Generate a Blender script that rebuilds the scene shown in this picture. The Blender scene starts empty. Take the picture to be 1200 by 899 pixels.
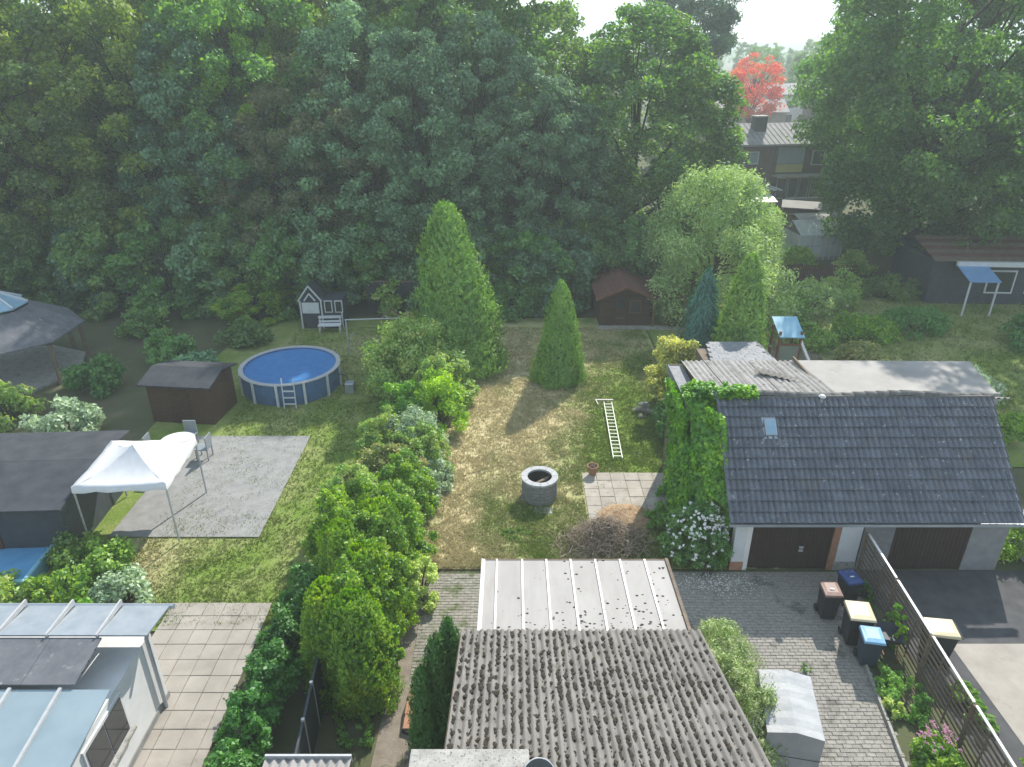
import bpy, math, random
import numpy as np
from mathutils import Vector, Matrix
R = math.radians
scene = bpy.context.scene

# ------------------------------------------------------------------ camera
CAM_H, PITCH = 14.0, 25.7
cam_data = bpy.data.cameras.new('camera')
cam_data.sensor_width = 36.0
cam_data.lens = 832.0 / 1200.0 * 36.0
cam_data.clip_end = 9000
cam = bpy.data.objects.new('camera', cam_data)
scene.collection.objects.link(cam)
cam.location = (0, 0, CAM_H)
cam.rotation_euler = (R(90 - PITCH), 0, 0)
scene.camera = cam

# ------------------------------------------------------------------ sky, sun, exposure
SUN_EL, SUN_AZ = 40.0, 24.0            # azimuth measured from +Y towards +X
world = bpy.data.worlds.new('World')
scene.world = world
world.use_nodes = True
wn = world.node_tree.nodes; wl = world.node_tree.links
wn.clear()
w_out = wn.new('ShaderNodeOutputWorld'); w_bg = wn.new('ShaderNodeBackground')
sky = wn.new('ShaderNodeTexSky'); sky.sky_type = 'NISHITA'; sky.sun_disc = False
sky.sun_elevation = R(SUN_EL); sky.sun_rotation = R(SUN_AZ)
sky.air_density = 1.0; sky.dust_density = .15; sky.ozone_density = .8; sky.altitude = 60
tc = wn.new('ShaderNodeTexCoord'); mp = wn.new('ShaderNodeMapping'); mp.inputs['Scale'].default_value = (1.2, 1.2, 7)
cn = wn.new('ShaderNodeTexNoise'); cn.inputs['Scale'].default_value = 2.2; cn.inputs['Detail'].default_value = 7
cr = wn.new('ShaderNodeValToRGB'); cr.color_ramp.elements[0].position = .32; cr.color_ramp.elements[1].position = .62
cr.color_ramp.elements[0].color = (.55, .55, .55, 1); cr.color_ramp.elements[1].color = (1, 1, 1, 1)
mx = wn.new('ShaderNodeMix'); mx.data_type = 'RGBA'; mx.inputs[7].default_value = (1.85, 2.25, 2.65, 1)
wl.new(tc.outputs['Generated'], mp.inputs[0]); wl.new(mp.outputs[0], cn.inputs['Vector'])
wl.new(cn.outputs['Fac'], cr.inputs[0]); wl.new(cr.outputs[0], mx.inputs[0])
wl.new(sky.outputs[0], mx.inputs[6]); wl.new(mx.outputs[2], w_bg.inputs[0])
w_bg.inputs[1].default_value = 0.15
wl.new(w_bg.outputs[0], w_out.inputs[0])

sun_data = bpy.data.lights.new('sun', 'SUN')
sun_data.energy = 3.0; sun_data.angle = R(0.53); sun_data.color = (1.0, 0.94, 0.84)
sun = bpy.data.objects.new('sun', sun_data)
scene.collection.objects.link(sun)
sdir = Vector((math.sin(R(SUN_AZ)) * math.cos(R(SUN_EL)), math.cos(R(SUN_AZ)) * math.cos(R(SUN_EL)), math.sin(R(SUN_EL))))
sun.rotation_euler = sdir.to_track_quat('Z', 'Y').to_euler()
sun.location = (20, 40, 60)

vs = scene.view_settings
vs.view_transform = 'Standard'; vs.look = 'None'; vs.gamma = 1.0; vs.exposure = 1.3; vs.use_curve_mapping = False
scene.render.engine = 'CYCLES'
cy = scene.cycles
cy.max_bounces = 7; cy.diffuse_bounces = 5; cy.glossy_bounces = 2; cy.transmission_bounces = 4
cy.transparent_max_bounces = 6; cy.volume_bounces = 1; cy.use_denoising = True
cy.sample_clamp_indirect = 6.0
cy.caustics_reflective = False; cy.caustics_refractive = False

# ------------------------------------------------------------------ object helpers
COL = scene.collection
rnd = random.Random(11)

def tag(o, label=None, cat=None, group=None, kind=None):
    if label: o['label'] = label
    if cat: o['category'] = cat
    if group: o['group'] = group
    if kind: o['kind'] = kind
    return o

def thing(name, label, cat, loc=(0, 0, 0), rz=0, group=None):
    o = bpy.data.objects.new(name, None); COL.objects.link(o)
    o.empty_display_size = .2
    o.location = loc; o.rotation_euler = (0, 0, rz)
    return tag(o, label, cat, group)

class MB:
    """collects vertices and faces, then links them as one mesh object"""
    def __init__(s): s.v = []; s.f = []
    def add(s, vs_, fs_):
        n = len(s.v); s.v += [tuple(p) for p in vs_]; s.f += [tuple(i + n for i in f) for f in fs_]; return s
    def box(s, x0, y0, z0, x1, y1, z1, rz=0, c=None):
        p = [(x0, y0, z0), (x1, y0, z0), (x1, y1, z0), (x0, y1, z0), (x0, y0, z1), (x1, y0, z1), (x1, y1, z1), (x0, y1, z1)]
        if rz:
            cx, cy_ = c or ((x0 + x1) / 2, (y0 + y1) / 2); ca, sa = math.cos(rz), math.sin(rz)
            p = [(cx + (a - cx) * ca - (b - cy_) * sa, cy_ + (a - cx) * sa + (b - cy_) * ca, z) for a, b, z in p]
        return s.add(p, [(0, 3, 2, 1), (4, 5, 6, 7), (0, 1, 5, 4), (1, 2, 6, 5), (2, 3, 7, 6), (3, 0, 4, 7)])
    def bar(s, a, b, w, h=None):
        """rectangular bar from a to b"""
        a, b = Vector(a), Vector(b); d = (b - a).normalized(); h = h or w
        up = Vector((0, 0, 1)) if abs(d.z) < .95 else Vector((0, 1, 0))
        r = d.cross(up).normalized(); u = r.cross(d)
        p = []
        for q in (a, b):
            for i, j in ((-1, -1), (1, -1), (1, 1), (-1, 1)): p.append(q + r * i * w / 2 + u * j * h / 2)
        return s.add(p, [(3, 2, 1, 0), (4, 5, 6, 7), (0, 1, 5, 4), (1, 2, 6, 5), (2, 3, 7, 6), (3, 0, 4, 7)])
    def tube(s, pts, rad, n=6, cap=True):
        pts = [Vector(p) for p in pts]
        if not hasattr(rad, '__len__'): rad = [rad] * len(pts)
        base = len(s.v)
        for i, p in enumerate(pts):
            d = (pts[min(i + 1, len(pts) - 1)] - pts[max(i - 1, 0)]).normalized()
            up = Vector((0, 0, 1)) if abs(d.z) < .9 else Vector((1, 0, 0))
            r = d.cross(up).normalized(); u = r.cross(d)
            for k in range(n):
                a = 2 * math.pi * k / n; s.v.append(tuple(p + (r * math.cos(a) + u * math.sin(a)) * rad[i]))
        for i in range(len(pts) - 1):
            for k in range(n):
                a = base + i * n + k; b = base + i * n + (k + 1) % n
                s.f.append((a, b, b + n, a + n))
        if cap:
            s.f.append(tuple(base + k for k in range(n))[::-1]); s.f.append(tuple(base + (len(pts) - 1) * n + k for k in range(n)))
        return s
    def lathe(s, prof, c=(0, 0, 0), n=24, close=True):
        base = len(s.v); m = len(prof)
        for r, z in prof:
            for k in range(n):
                a = 2 * math.pi * k / n; s.v.append((c[0] + r * math.cos(a), c[1] + r * math.sin(a), c[2] + z))
        for i in range(m - 1):
            for k in range(n):
                a = base + i * n + k; b = base + i * n + (k + 1) % n
                s.f.append((a, b, b + n, a + n))
        if close:
            s.f.append(tuple(base + k for k in range(n))[::-1]); s.f.append(tuple(base + (m - 1) * n + k for k in range(n)))
        return s
    def prism(s, pts, z0, z1):
        """polygon (x,y) extruded in z"""
        n = len(pts)
        return s.add([(x, y, z0) for x, y in pts] + [(x, y, z1) for x, y in pts],
                     [tuple(range(n))[::-1], tuple(range(n, 2 * n))] + [(i, (i + 1) % n, (i + 1) % n + n, i + n) for i in range(n)])
    def slab(s, quad, t):
        """4 corner points (counter-clockwise from above) given thickness t downwards"""
        q = [Vector(p) for p in quad]; dn = Vector((0, 0, -t))
        return s.add(q + [p + dn for p in q], [(0, 1, 2, 3), (7, 6, 5, 4), (0, 4, 5, 1), (1, 5, 6, 2), (2, 6, 7, 3), (3, 7, 4, 0)])
    def data(s, name, mat, smooth=False):
        me = bpy.data.meshes.new(name); me.from_pydata(s.v, [], s.f); me.update()
        if smooth:
            me.polygons.foreach_set('use_smooth', [True] * len(me.polygons))
        if mat: me.materials.append(mat)
        return me
    def build(s, name, mat, parent=None, smooth=False, bevel=0, loc=None):
        me = s.data(name, mat, smooth)
        o = bpy.data.objects.new(name, me); COL.objects.link(o)
        if parent: o.parent = parent
        if loc: o.location = loc
        if bevel:
            b = o.modifiers.new('bevel', 'BEVEL'); b.width = bevel; b.segments = 2; b.limit_method = 'ANGLE'
        if smooth == 'auto' or (smooth and bevel):
            pass
        return o

def inst(name, me, parent=None, loc=(0, 0, 0), rot=(0, 0, 0), sc=(1, 1, 1)):
    o = bpy.data.objects.new(name, me); COL.objects.link(o)
    if parent: o.parent = parent
    o.location = loc; o.rotation_euler = rot; o.scale = sc
    return o

KIDS = {}
def copy_tree(o, parent=None):
    c = o.copy(); COL.objects.link(c)
    c.parent = parent
    for ch in [k for k in bpy.data.objects if k.parent == o] if o.name not in KIDS else KIDS[o.name]:
        copy_tree(ch, c)
    return c

# ------------------------------------------------------------------ materials
def col4(c): return (c[0], c[1], c[2], 1)

def mat(name, stops, scale=3.0, detail=5, rough=.85, bump=0.0, bscale=30, metal=0.0, over=(), objrand=0.0, stretch=(1, 1, 1), spec=.3, coat=0):
    """procedural surface: noise -> colour ramp, overlays of dirt / lichen / moss, fine bump. World-space coordinates."""
    m = bpy.data.materials.new(name); m.use_nodes = True
    nt = m.node_tree; N, L = nt.nodes, nt.links
    bs = N['Principled BSDF']; bs.inputs['Roughness'].default_value = rough; bs.inputs['Metallic'].default_value = metal
    bs.inputs['Specular IOR Level'].default_value = spec
    if coat: bs.inputs['Coat Weight'].default_value = coat
    geo = N.new('ShaderNodeNewGeometry'); mpn = N.new('ShaderNodeMapping'); mpn.inputs['Scale'].default_value = stretch
    L.new(geo.outputs['Position'], mpn.inputs[0]); P_ = mpn.outputs[0]
    nz = N.new('ShaderNodeTexNoise'); nz.inputs['Scale'].default_value = scale; nz.inputs['Detail'].default_value = detail
    nz.inputs['Roughness'].default_value = .6
    L.new(P_, nz.inputs['Vector'])
    ra = N.new('ShaderNodeValToRGB'); e = ra.color_ramp.elements
    if len(stops) == 1: stops = [(.3, [k * .86 for k in stops[0]]), (.7, [k * 1.12 for k in stops[0]])]
    e[0].position, e[0].color = stops[0][0], col4(stops[0][1])
    e[1].position, e[1].color = stops[-1][0], col4(stops[-1][1])
    for p, c in stops[1:-1]:
        q = e.new(p); q.color = col4(c)
    L.new(nz.outputs['Fac'], ra.inputs[0]); cur = ra.outputs[0]
    for (c, sc_, th, soft) in over:
        n2 = N.new('ShaderNodeTexNoise'); n2.inputs['Scale'].default_value = sc_; n2.inputs['Detail'].default_value = 6
        n2.inputs['Roughness'].default_value = .65
        L.new(P_, n2.inputs['Vector'])
        mr = N.new('ShaderNodeMapRange'); mr.inputs[1].default_value = th; mr.inputs[2].default_value = th + soft
        L.new(n2.outputs['Fac'], mr.inputs[0])
        mi = N.new('ShaderNodeMix'); mi.data_type = 'RGBA'; mi.inputs[7].default_value = col4(c)
        L.new(mr.outputs[0], mi.inputs[0]); L.new(cur, mi.inputs[6]); cur = mi.outputs[2]
    if objrand:
        oi = N.new('ShaderNodeObjectInfo'); mr = N.new('ShaderNodeMapRange')
        mr.inputs[3].default_value = 1 - objrand; mr.inputs[4].default_value = 1 + objrand
        L.new(oi.outputs['Random'], mr.inputs[0])
        hs = N.new('ShaderNodeHueSaturation'); L.new(mr.outputs[0], hs.inputs['Value']); L.new(cur, hs.inputs['Color']); cur = hs.outputs[0]
    L.new(cur, bs.inputs['Base Color'])
    if bump:
        n3 = N.new('ShaderNodeTexNoise'); n3.inputs['Scale'].default_value = bscale; n3.inputs['Detail'].default_value = 6
        L.new(P_, n3.inputs['Vector'])
        bp = N.new('ShaderNodeBump'); bp.inputs['Strength'].default_value = bump; bp.inputs['Distance'].default_value = .03
        L.new(n3.outputs['Fac'], bp.inputs['Height']); L.new(bp.outputs[0], bs.inputs['Normal'])
    return m

LEAF_K = 2.95
def leafmat(name, cols, trans=.5, gloss=.05, objrand=.12, grough=.55, tcol=(1.35, 1.55, .42), patch=.8, sat=1.18):
    kk = min(LEAF_K, .78 / max(max(c) for c in cols)); cols = [tuple(k * kk for k in c) for c in cols]
    m = bpy.data.materials.new(name); m.use_nodes = True
    nt = m.node_tree; N, L = nt.nodes, nt.links; N.clear()
    out = N.new('ShaderNodeOutputMaterial'); geo = N.new('ShaderNodeNewGeometry'); oi = N.new('ShaderNodeObjectInfo')
    nz = N.new('ShaderNodeTexNoise'); nz.inputs['Scale'].default_value = patch; nz.inputs['Detail'].default_value = 2
    L.new(geo.outputs['Position'], nz.inputs['Vector'])
    ma = N.new('ShaderNodeMath'); ma.operation = 'MULTIPLY_ADD'; ma.inputs[1].default_value = .55
    L.new(geo.outputs['Random Per Island'], ma.inputs[0])
    m2 = N.new('ShaderNodeMath'); m2.operation = 'MULTIPLY_ADD'; m2.inputs[1].default_value = 1.1; m2.inputs[2].default_value = -.32
    L.new(nz.outputs['Fac'], m2.inputs[0]); L.new(m2.outputs[0], ma.inputs[2])
    ra = N.new('ShaderNodeValToRGB'); e = ra.color_ramp.elements
    n = len(cols)
    e[0].position = 0.02; e[0].color = col4(cols[0]); e[1].position = .98; e[1].color = col4(cols[-1])
    for i in range(1, n - 1): e.new(i / (n - 1)).color = col4(cols[i])
    L.new(ma.outputs[0], ra.inputs[0])
    hs = N.new('ShaderNodeHueSaturation'); hs.inputs['Saturation'].default_value = sat; mr = N.new('ShaderNodeMapRange')
    mr.inputs[3].default_value = 1 - objrand * 1.6; mr.inputs[4].default_value = 1 + objrand * 1.6
    L.new(oi.outputs['Random'], mr.inputs[0]); L.new(mr.outputs[0], hs.inputs['Value'])
    wn_ = N.new('ShaderNodeTexWhiteNoise'); wn_.noise_dimensions = '1D'; L.new(oi.outputs['Random'], wn_.inputs['W'])
    mr2 = N.new('ShaderNodeMapRange'); mr2.inputs[3].default_value = .5 - objrand * .16; mr2.inputs[4].default_value = .5 + objrand * .16
    L.new(wn_.outputs['Value'], mr2.inputs[0]); L.new(mr2.outputs[0], hs.inputs['Hue'])
    L.new(ra.outputs[0], hs.inputs['Color'])
    df = N.new('ShaderNodeBsdfDiffuse'); tr = N.new('ShaderNodeBsdfTranslucent'); gl = N.new('ShaderNodeBsdfGlossy')
    gl.inputs['Roughness'].default_value = grough; gl.inputs['Color'].default_value = (.9, .95, 1, 1)
    L.new(hs.outputs[0], df.inputs[0])
    mu = N.new('ShaderNodeMix'); mu.data_type = 'RGBA'; mu.blend_type = 'MULTIPLY'; mu.inputs[0].default_value = 1
    mu.inputs[7].default_value = col4(tcol); L.new(hs.outputs[0], mu.inputs[6]); L.new(mu.outputs[2], tr.inputs[0])
    a = N.new('ShaderNodeMixShader'); a.inputs[0].default_value = trans; L.new(df.outputs[0], a.inputs[1]); L.new(tr.outputs[0], a.inputs[2])
    b = N.new('ShaderNodeMixShader'); b.inputs[0].default_value = gloss; L.new(a.outputs[0], b.inputs[1]); L.new(gl.outputs[0], b.inputs[2])
    L.new(b.outputs[0], out.inputs[0])
    return m

# ------------------------------------------------------------------ foliage meshes (numpy)
def unit(v): return v / np.maximum(np.linalg.norm(v, axis=-1, keepdims=True), 1e-6)

def leaves(C, Nn, L, W, rs, T=None, fold=0):
    """one rhombic leaf per centre: C (n,3), normal Nn, length L, width W, optional long-axis T"""
    n = len(C)
    if T is None: T = rs.normal(size=(n, 3))
    T = unit(T - (T * Nn).sum(1, keepdims=True) * Nn)
    B = np.cross(Nn, T)
    L = np.broadcast_to(L, (n,))[:, None]; W = np.broadcast_to(W, (n,))[:, None]
    V = np.empty((n, 4, 3), np.float32)
    V[:, 0] = C - T * L * .5; V[:, 1] = C + B * W * .5 - T * L * .05 + Nn * W * fold
    V[:, 2] = C + T * L * .5; V[:, 3] = C - B * W * .5 - T * L * .05 + Nn * W * fold
    return V.reshape(-1, 3)

def quad_mesh(name, V, m):
    nq = len(V) // 4
    me = bpy.data.meshes.new(name)
    me.vertices.add(nq * 4); me.vertices.foreach_set('co', V.astype(np.float32).ravel())
    me.loops.add(nq * 4); me.loops.foreach_set('vertex_index', np.arange(nq * 4, dtype=np.int32))
    me.polygons.add(nq); me.polygons.foreach_set('loop_start', np.arange(0, nq * 4, 4, dtype=np.int32))
    me.update(calc_edges=True)
    me.materials.append(m)
    return me

def sph(n, rs): return unit(rs.normal(size=(n, 3)))

def clumps(centers, radii, per, L, W, seed, up=.35, flat=.75, inner=.45, droop=0, dens_r=True):
    """leaf clumps: leaves on and in flattened balls round each centre"""
    rs = np.random.RandomState(seed)
    Cs, Ns = [], []
    mr = np.mean(radii)
    for c, r in zip(centers, radii):
        k = max(6, int(per * (r / mr) ** 2)) if dens_r else per
        d = sph(k, rs); d[:, 2] = np.where(rs.rand(k) < up, np.abs(d[:, 2]), d[:, 2])
        rr = r * (inner + (1 - inner) * rs.rand(k) ** .5) * (1 + .18 * rs.normal(size=k))
        p = d * rr[:, None]; p[:, 2] *= flat
        Cs.append(c + p); Ns.append(unit(d * .6 + np.array([0, 0, .35]) + rs.normal(size=(k, 3)) * .65))
    C = np.concatenate(Cs); Nn = np.concatenate(Ns)
    s = .6 + .8 * rs.rand(len(C))
    T = None
    if droop: T = np.array([0, 0, -droop]) + rs.normal(size=(len(C), 3)) * .6
    return leaves(C, Nn, L * s, W * s, rs, T)

def crown_points(seed, H, z0, Rx, n, prof, rough=.22, shell=.45):
    """clump centres spread through a crown envelope; prof(t)->relative radius"""
    rs = np.random.RandomState(seed); out = []
    lob = rs.rand(5) * 6.28; la = rs.rand(5) * rough
    while len(out) < n:
        t = rs.rand(); a = rs.rand() * 6.2832
        pr = prof(t)
        if rs.rand() > pr + .12: continue
        r = Rx * pr * (1 + sum(la[i] * math.sin((i + 1) * a + lob[i] + 3 * t) for i in range(5)))
        f = shell + (1 - shell) * rs.rand() ** .45
        out.append((r * f * math.cos(a), r * f * math.sin(a), z0 + (H - z0) * t))
    return np.array(out)

def tree_meshes(name, seed, H, z0, Rx, n, per, L, W, lm, bm, prof=None, cr_=(.10, .2), trunk=.28, flat=.75, nb=34, droop=0, up=.35, inner=.45, shell=.45, trunk_top=.78, rough=.22):
    prof = prof or (lambda t: math.sqrt(max(0, 1 - abs((t - .42) / .6) ** 2.2)))
    pts = crown_points(seed, H, z0, Rx, n, prof, shell=shell, rough=rough)
    rs = np.random.RandomState(seed + 5)
    rad = Rx * (cr_[0] + (cr_[1] - cr_[0]) * rs.rand(n))
    V = clumps(pts, rad, per, L, W, seed + 9, flat=flat, droop=droop, up=up, inner=inner)
    cm = quad_mesh(name + '_crown', V, lm)
    b = MB(); rr = random.Random(seed)
    k = 7; tp = []
    for i in range(k):
        t = i / (k - 1)
        tp.append((rr.uniform(-.12, .12) * H * .06 * (t > 0), rr.uniform(-.12, .12) * H * .06 * (t > 0), H * trunk_top * t))
    b.tube(tp, [trunk * (1 - .8 * i / (k - 1)) * (1.35 if i == 0 else 1) for i in range(k)], 8)
    for j in range(min(nb, n)):
        p = Vector(pts[j]); h = max(z0 * .7, min(p.z * rr.uniform(.35, .9), H * trunk_top * .95))
        q = Vector(tp[min(k - 1, int(h / (H * trunk_top) * (k - 1)))]); q = Vector((q.x, q.y, h))
        m1 = q.lerp(p, .5) + Vector((rr.uniform(-.3, .3), rr.uniform(-.3, .3), rr.uniform(-.1, .5)))
        r0 = trunk * (.42 - .25 * h / H)
        b.tube([q, m1, p], [r0, r0 * .6, r0 * .22], 5, cap=False)
    tm = b.data(name + '_trunk', bm, True)
    return tm, cm

def plant_tree(name, meshes, x, y, label, cat='tree', group=None, sc=(1, 1, 1), rz=0, lm=None, z=0, crown='crown', stem='trunk'):
    t = thing(name, label, cat, (x, y, z), rz, group); t.scale = sc
    if meshes[0]: inst(stem, meshes[0], t)
    c = inst(crown, meshes[1], t)
    if lm:
        c.material_slots[0].link = 'OBJECT'; c.material_slots[0].material = lm
    return t

# ------------------------------------------------------------------ palette
M = {}
M['ground'] = mat('ground_soil', [(.3, (.10, .085, .055)), (.5, (.085, .10, .045)), (.7, (.14, .12, .08))], .6, 8, .95, .5, 14)
M['far_ground'] = mat('far_meadow', [(.3, (.06, .085, .03)), (.7, (.12, .12, .06))], .05, 5, .95)
M['concrete'] = mat('concrete', [(.35, (.30, .29, .27)), (.65, (.42, .41, .385))], 5, 8, .9, .35, 60, over=[((.10, .10, .085), 26, .56, .08), ((.16, .15, .12), 3, .58, .2)])
M['paver'] = mat('paver_grey', [(.3, (.22, .205, .185)), (.7, (.35, .33, .30))], 9, 6, .9, .4, 70, over=[((.10, .095, .08), 1.3, .55, .15)], objrand=.10)
M['paver_path'] = mat('paver_path', [(.3, (.20, .185, .155)), (.7, (.32, .30, .26))], 7, 6, .9, .4, 60, over=[((.11, .13, .055), 2.2, .52, .12)], objrand=.09)
M['joint'] = mat('paver_joint', [(.35, (.06, .055, .042)), (.65, (.09, .10, .045))], 3, 6, .95, .3, 40)
M['slab'] = mat('terrace_slab', [(.3, (.31, .28, .24)), (.7, (.41, .375, .33))], 2.4, 7, .9, .25, 50, over=[((.24, .21, .165), 3.2, .56, .15)], objrand=.07)
M['light_paving'] = mat('light_paving', [(.3, (.28, .255, .225)), (.7, (.37, .34, .30))], 1.6, 7, .9, .25, 40, over=[((.22, .2, .17), 1.4, .6, .15)], objrand=.06)
M['asphalt'] = mat('asphalt_dark', [(.3, (.055, .056, .06)), (.7, (.10, .10, .105))], 2, 8, .92, .3, 90)
M['rooftile'] = mat('roof_tile_dark', [(.3, (.10, .112, .135)), (.7, (.175, .187, .215))], 2.6, 7, .62, .25, 90, over=[((.42, .43, .43), 7, .63, .035), ((.34, .35, .36), 22, .66, .03), ((.17, .16, .15), 2.1, .57, .16)], objrand=.10, spec=.35)
M['ridge'] = mat('ridge_tile_lichen', [(.3, (.10, .10, .10)), (.7, (.20, .195, .18))], 9, 7, .85, .5, 40, objrand=.08)
M['corr_old'] = mat('fibre_cement_weathered', [(.3, (.155, .146, .135)), (.7, (.235, .223, .207))], 2.2, 8, .9, .3, 60, over=[((.12, .11, .09), 4.5, .60, .12), ((.17, .155, .13), .9, .56, .2)], objrand=.04)
M['corr_back'] = mat('fibre_cement_pale', [(.3, (.25, .24, .235)), (.7, (.37, .357, .345))], 2.5, 8, .9, .3, 60, over=[((.11, .10, .09), 5.5, .57, .10), ((.2, .18, .16), 1.2, .57, .15)], objrand=.05)
M['moss'] = mat('moss_dark', [(.3, (.030, .026, .020)), (.7, (.065, .055, .042))], 14, 6, .95, .6, 60)
M['sheet'] = mat('pale_roof_sheet', [(.3, (.30, .285, .275)), (.7, (.37, .355, .345))], 1.2, 8, .7, .08, 30, over=[((.30, .27, .25), 1.7, .60, .2)], stretch=(2, .5, 1), objrand=.02)
M['batten'] = mat('white_batten', [(.3, (.72, .70, .67)), (.7, (.82, .80, .77))], 5, 4, .4)
M['brick'] = mat('brick_brown', [(.3, (.16, .10, .075)), (.7, (.25, .165, .125))], 6, 6, .9, .4, 60, objrand=.1)
M['render_white'] = mat('white_render', [(.3, (.60, .61, .62)), (.7, (.70, .71, .72))], 2, 7, .9, .2, 60, over=[((.42, .41, .38), 1.6, .62, .2)])
M['door_brown'] = mat('garage_door_brown', [(.3, (.035, .020, .016)), (.7, (.055, .032, .026))], 4, 6, .55, .15, 50, objrand=.06)
M['wood_dark'] = mat('wood_dark_stained', [(.3, (.050, .026, .016)), (.7, (.095, .05, .03))], 5, 7, .8, .3, 30, stretch=(1, 1, 6), objrand=.12)
M['wood_grey'] = mat('wood_weathered', [(.3, (.12, .09, .065)), (.7, (.22, .175, .13))], 6, 7, .85, .3, 30, stretch=(.6, .6, 5), objrand=.14)
M['wood_red'] = mat('wood_red_brown', [(.3, (.15, .06, .035)), (.7, (.23, .10, .06))], 6, 6, .7, .2, 30)
M['shingle_red'] = mat('shingle_red_brown', [(.3, (.10, .042, .036)), (.7, (.165, .075, .062))], 4, 6, .9, .4, 40, objrand=.1)
M['felt'] = mat('roofing_felt_slate', [(.3, (.10, .105, .12)), (.7, (.16, .165, .18))], 3, 8, .9, .3, 80, over=[((.26, .27, .27), 5, .6, .1)])
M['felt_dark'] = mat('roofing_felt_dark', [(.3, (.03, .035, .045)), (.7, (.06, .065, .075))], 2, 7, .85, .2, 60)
M['lichen_roof'] = mat('lichen_roof', [(.3, (.16, .17, .19)), (.7, (.30, .31, .33))], 6, 8, .7, .5, 30, stretch=(.6, 3, 1), over=[((.5, .5, .5), 9, .62, .06)], objrand=.08)
M['flat_roof'] = mat('pale_flat_roof', [(.3, (.27, .26, .245)), (.7, (.36, .345, .33))], .9, 8, .8, .15, 30, over=[((.25, .235, .21), 1.4, .58, .2)])
M['white'] = mat('white_paint', [(.3, (.56, .57, .59)), (.7, (.64, .65, .66))], 4, 4, .5)
M['alu'] = mat('aluminium', [(.3, (.42, .43, .44)), (.7, (.52, .53, .54))], 8, 4, .5, metal=.2)
M['zinc'] = mat('zinc_sheet', [(.3, (.32, .36, .40)), (.7, (.42, .46, .5))], 3, 6, .42, metal=.5)
M['ladder'] = mat('ladder_pale_metal', [(.3, (.62, .66, .50)), (.7, (.72, .75, .60))], 8, 4, .5)
M['black'] = mat('black_plastic', [(.3, (.018, .018, .02)), (.7, (.035, .035, .038))], 8, 5, .5, .1, 50)
M['bin_grey'] = mat('bin_body_anthracite', [(.3, (.022, .024, .028)), (.7, (.04, .042, .048))], 5, 5, .5)
M['bin_bluebody'] = mat('bin_body_blue_grey', [(.3, (.030, .045, .065)), (.7, (.045, .065, .09))], 5, 5, .5)
M['lid_brown'] = mat('bin_lid_brown', [(.3, (.17, .10, .08)), (.7, (.24, .15, .125))], 5, 5, .5)
M['lid_blue'] = mat('bin_lid_dark_blue', [(.3, (.02, .045, .15)), (.7, (.035, .07, .2))], 5, 5, .4)
M['lid_yellow'] = mat('bin_lid_cream_yellow', [(.3, (.52, .44, .29)), (.7, (.62, .53, .36))], 5, 5, .4)
M['lid_lightblue'] = mat('bin_lid_light_blue', [(.3, (.16, .34, .52)), (.7, (.24, .44, .62))], 5, 5, .35)
M['tarp'] = mat('tarpaulin_grey_white', [(.3, (.30, .315, .33)), (.7, (.39, .40, .415))], 2.2, 6, .55, .35, 9)
M['tarp_side'] = M['tarp']
M['trailer_board'] = mat('trailer_board_red_brown', [(.3, (.13, .055, .045)), (.7, (.19, .085, .07))], 4, 6, .6)
M['tyre'] = mat('tyre_rubber', [(.3, (.02, .02, .02)), (.7, (.035, .035, .035))], 8, 4, .8)
M['well_stone'] = mat('well_block_grey', [(.3, (.19, .193, .198)), (.7, (.26, .26, .265))], 7, 7, .9, .5, 50, objrand=.04)
M['well_ring'] = mat('well_coping', [(.3, (.34, .345, .36)), (.7, (.46, .465, .48))], 6, 6, .85, .3, 60)
M['terracotta'] = mat('terracotta', [(.3, (.30, .15, .095)), (.7, (.42, .23, .15))], 7, 6, .85, .3, 60, objrand=.08)
M['pot_soil'] = mat('potting_soil', [(.3, (.04, .03, .02)), (.7, (.09, .065, .045))], 14, 6, .95, .6, 50)
M['twig'] = mat('dry_twig', [(.3, (.22, .165, .12)), (.7, (.42, .34, .26))], 9, 5, .9)
M['straw'] = mat('dry_straw', [(.3, (.26, .17, .095)), (.7, (.42, .30, .19))], 9, 5, .9)
M['bark'] = mat('bark', [(.3, (.035, .030, .022)), (.7, (.07, .06, .045))], 5, 7, .95, .5, 25)
M['glass_dark'] = mat('window_glass', [(.3, (.02, .025, .03)), (.7, (.04, .045, .05))], 1, 2, .06, spec=.8)
M['glass_blue'] = mat('skylight_glass', [(.3, (.22, .36, .46)), (.7, (.3, .45, .56))], 1, 2, .12, spec=.8)
M['terrace_glass'] = mat('terrace_glass', [(.3, (.20, .27, .31)), (.7, (.26, .33, .37))], 1, 3, .12, spec=.6)
M['glasshouse'] = mat('frosted_greenhouse_pane', [(.3, (.42, .46, .45)), (.7, (.54, .57, .56))], 1.5, 3, .25, spec=.6)
M['pool_cover'] = mat('pool_cover_blue', [(.3, (.055, .19, .46)), (.7, (.075, .24, .54))], 3, 5, .3, .4, 16, spec=.5)
M['pool_wall'] = mat('pool_wall_blue', [(.3, (.06, .13, .26)), (.7, (.09, .18, .33))], 3, 4, .5)
M['water'] = mat('pool_water', [(.3, (.10, .32, .58)), (.7, (.15, .4, .66))], 2, 4, .06, .12, 5, spec=.7)
M['blue_panel'] = mat('blue_panel', [(.3, (.16, .30, .52)), (.7, (.2, .35, .58))], 2, 4, .4)
M['house_brick'] = mat('house_brick_brown', [(.3, (.085, .055, .045)), (.7, (.13, .09, .075))], 3, 6, .9, .3, 30)
M['far_roof'] = mat('far_roof_grey', [(.3, (.20, .195, .20)), (.7, (.28, .275, .28))], 1, 6, .8, .2, 20, over=[((.36, .35, .35), 2, .6, .1)])
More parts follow.
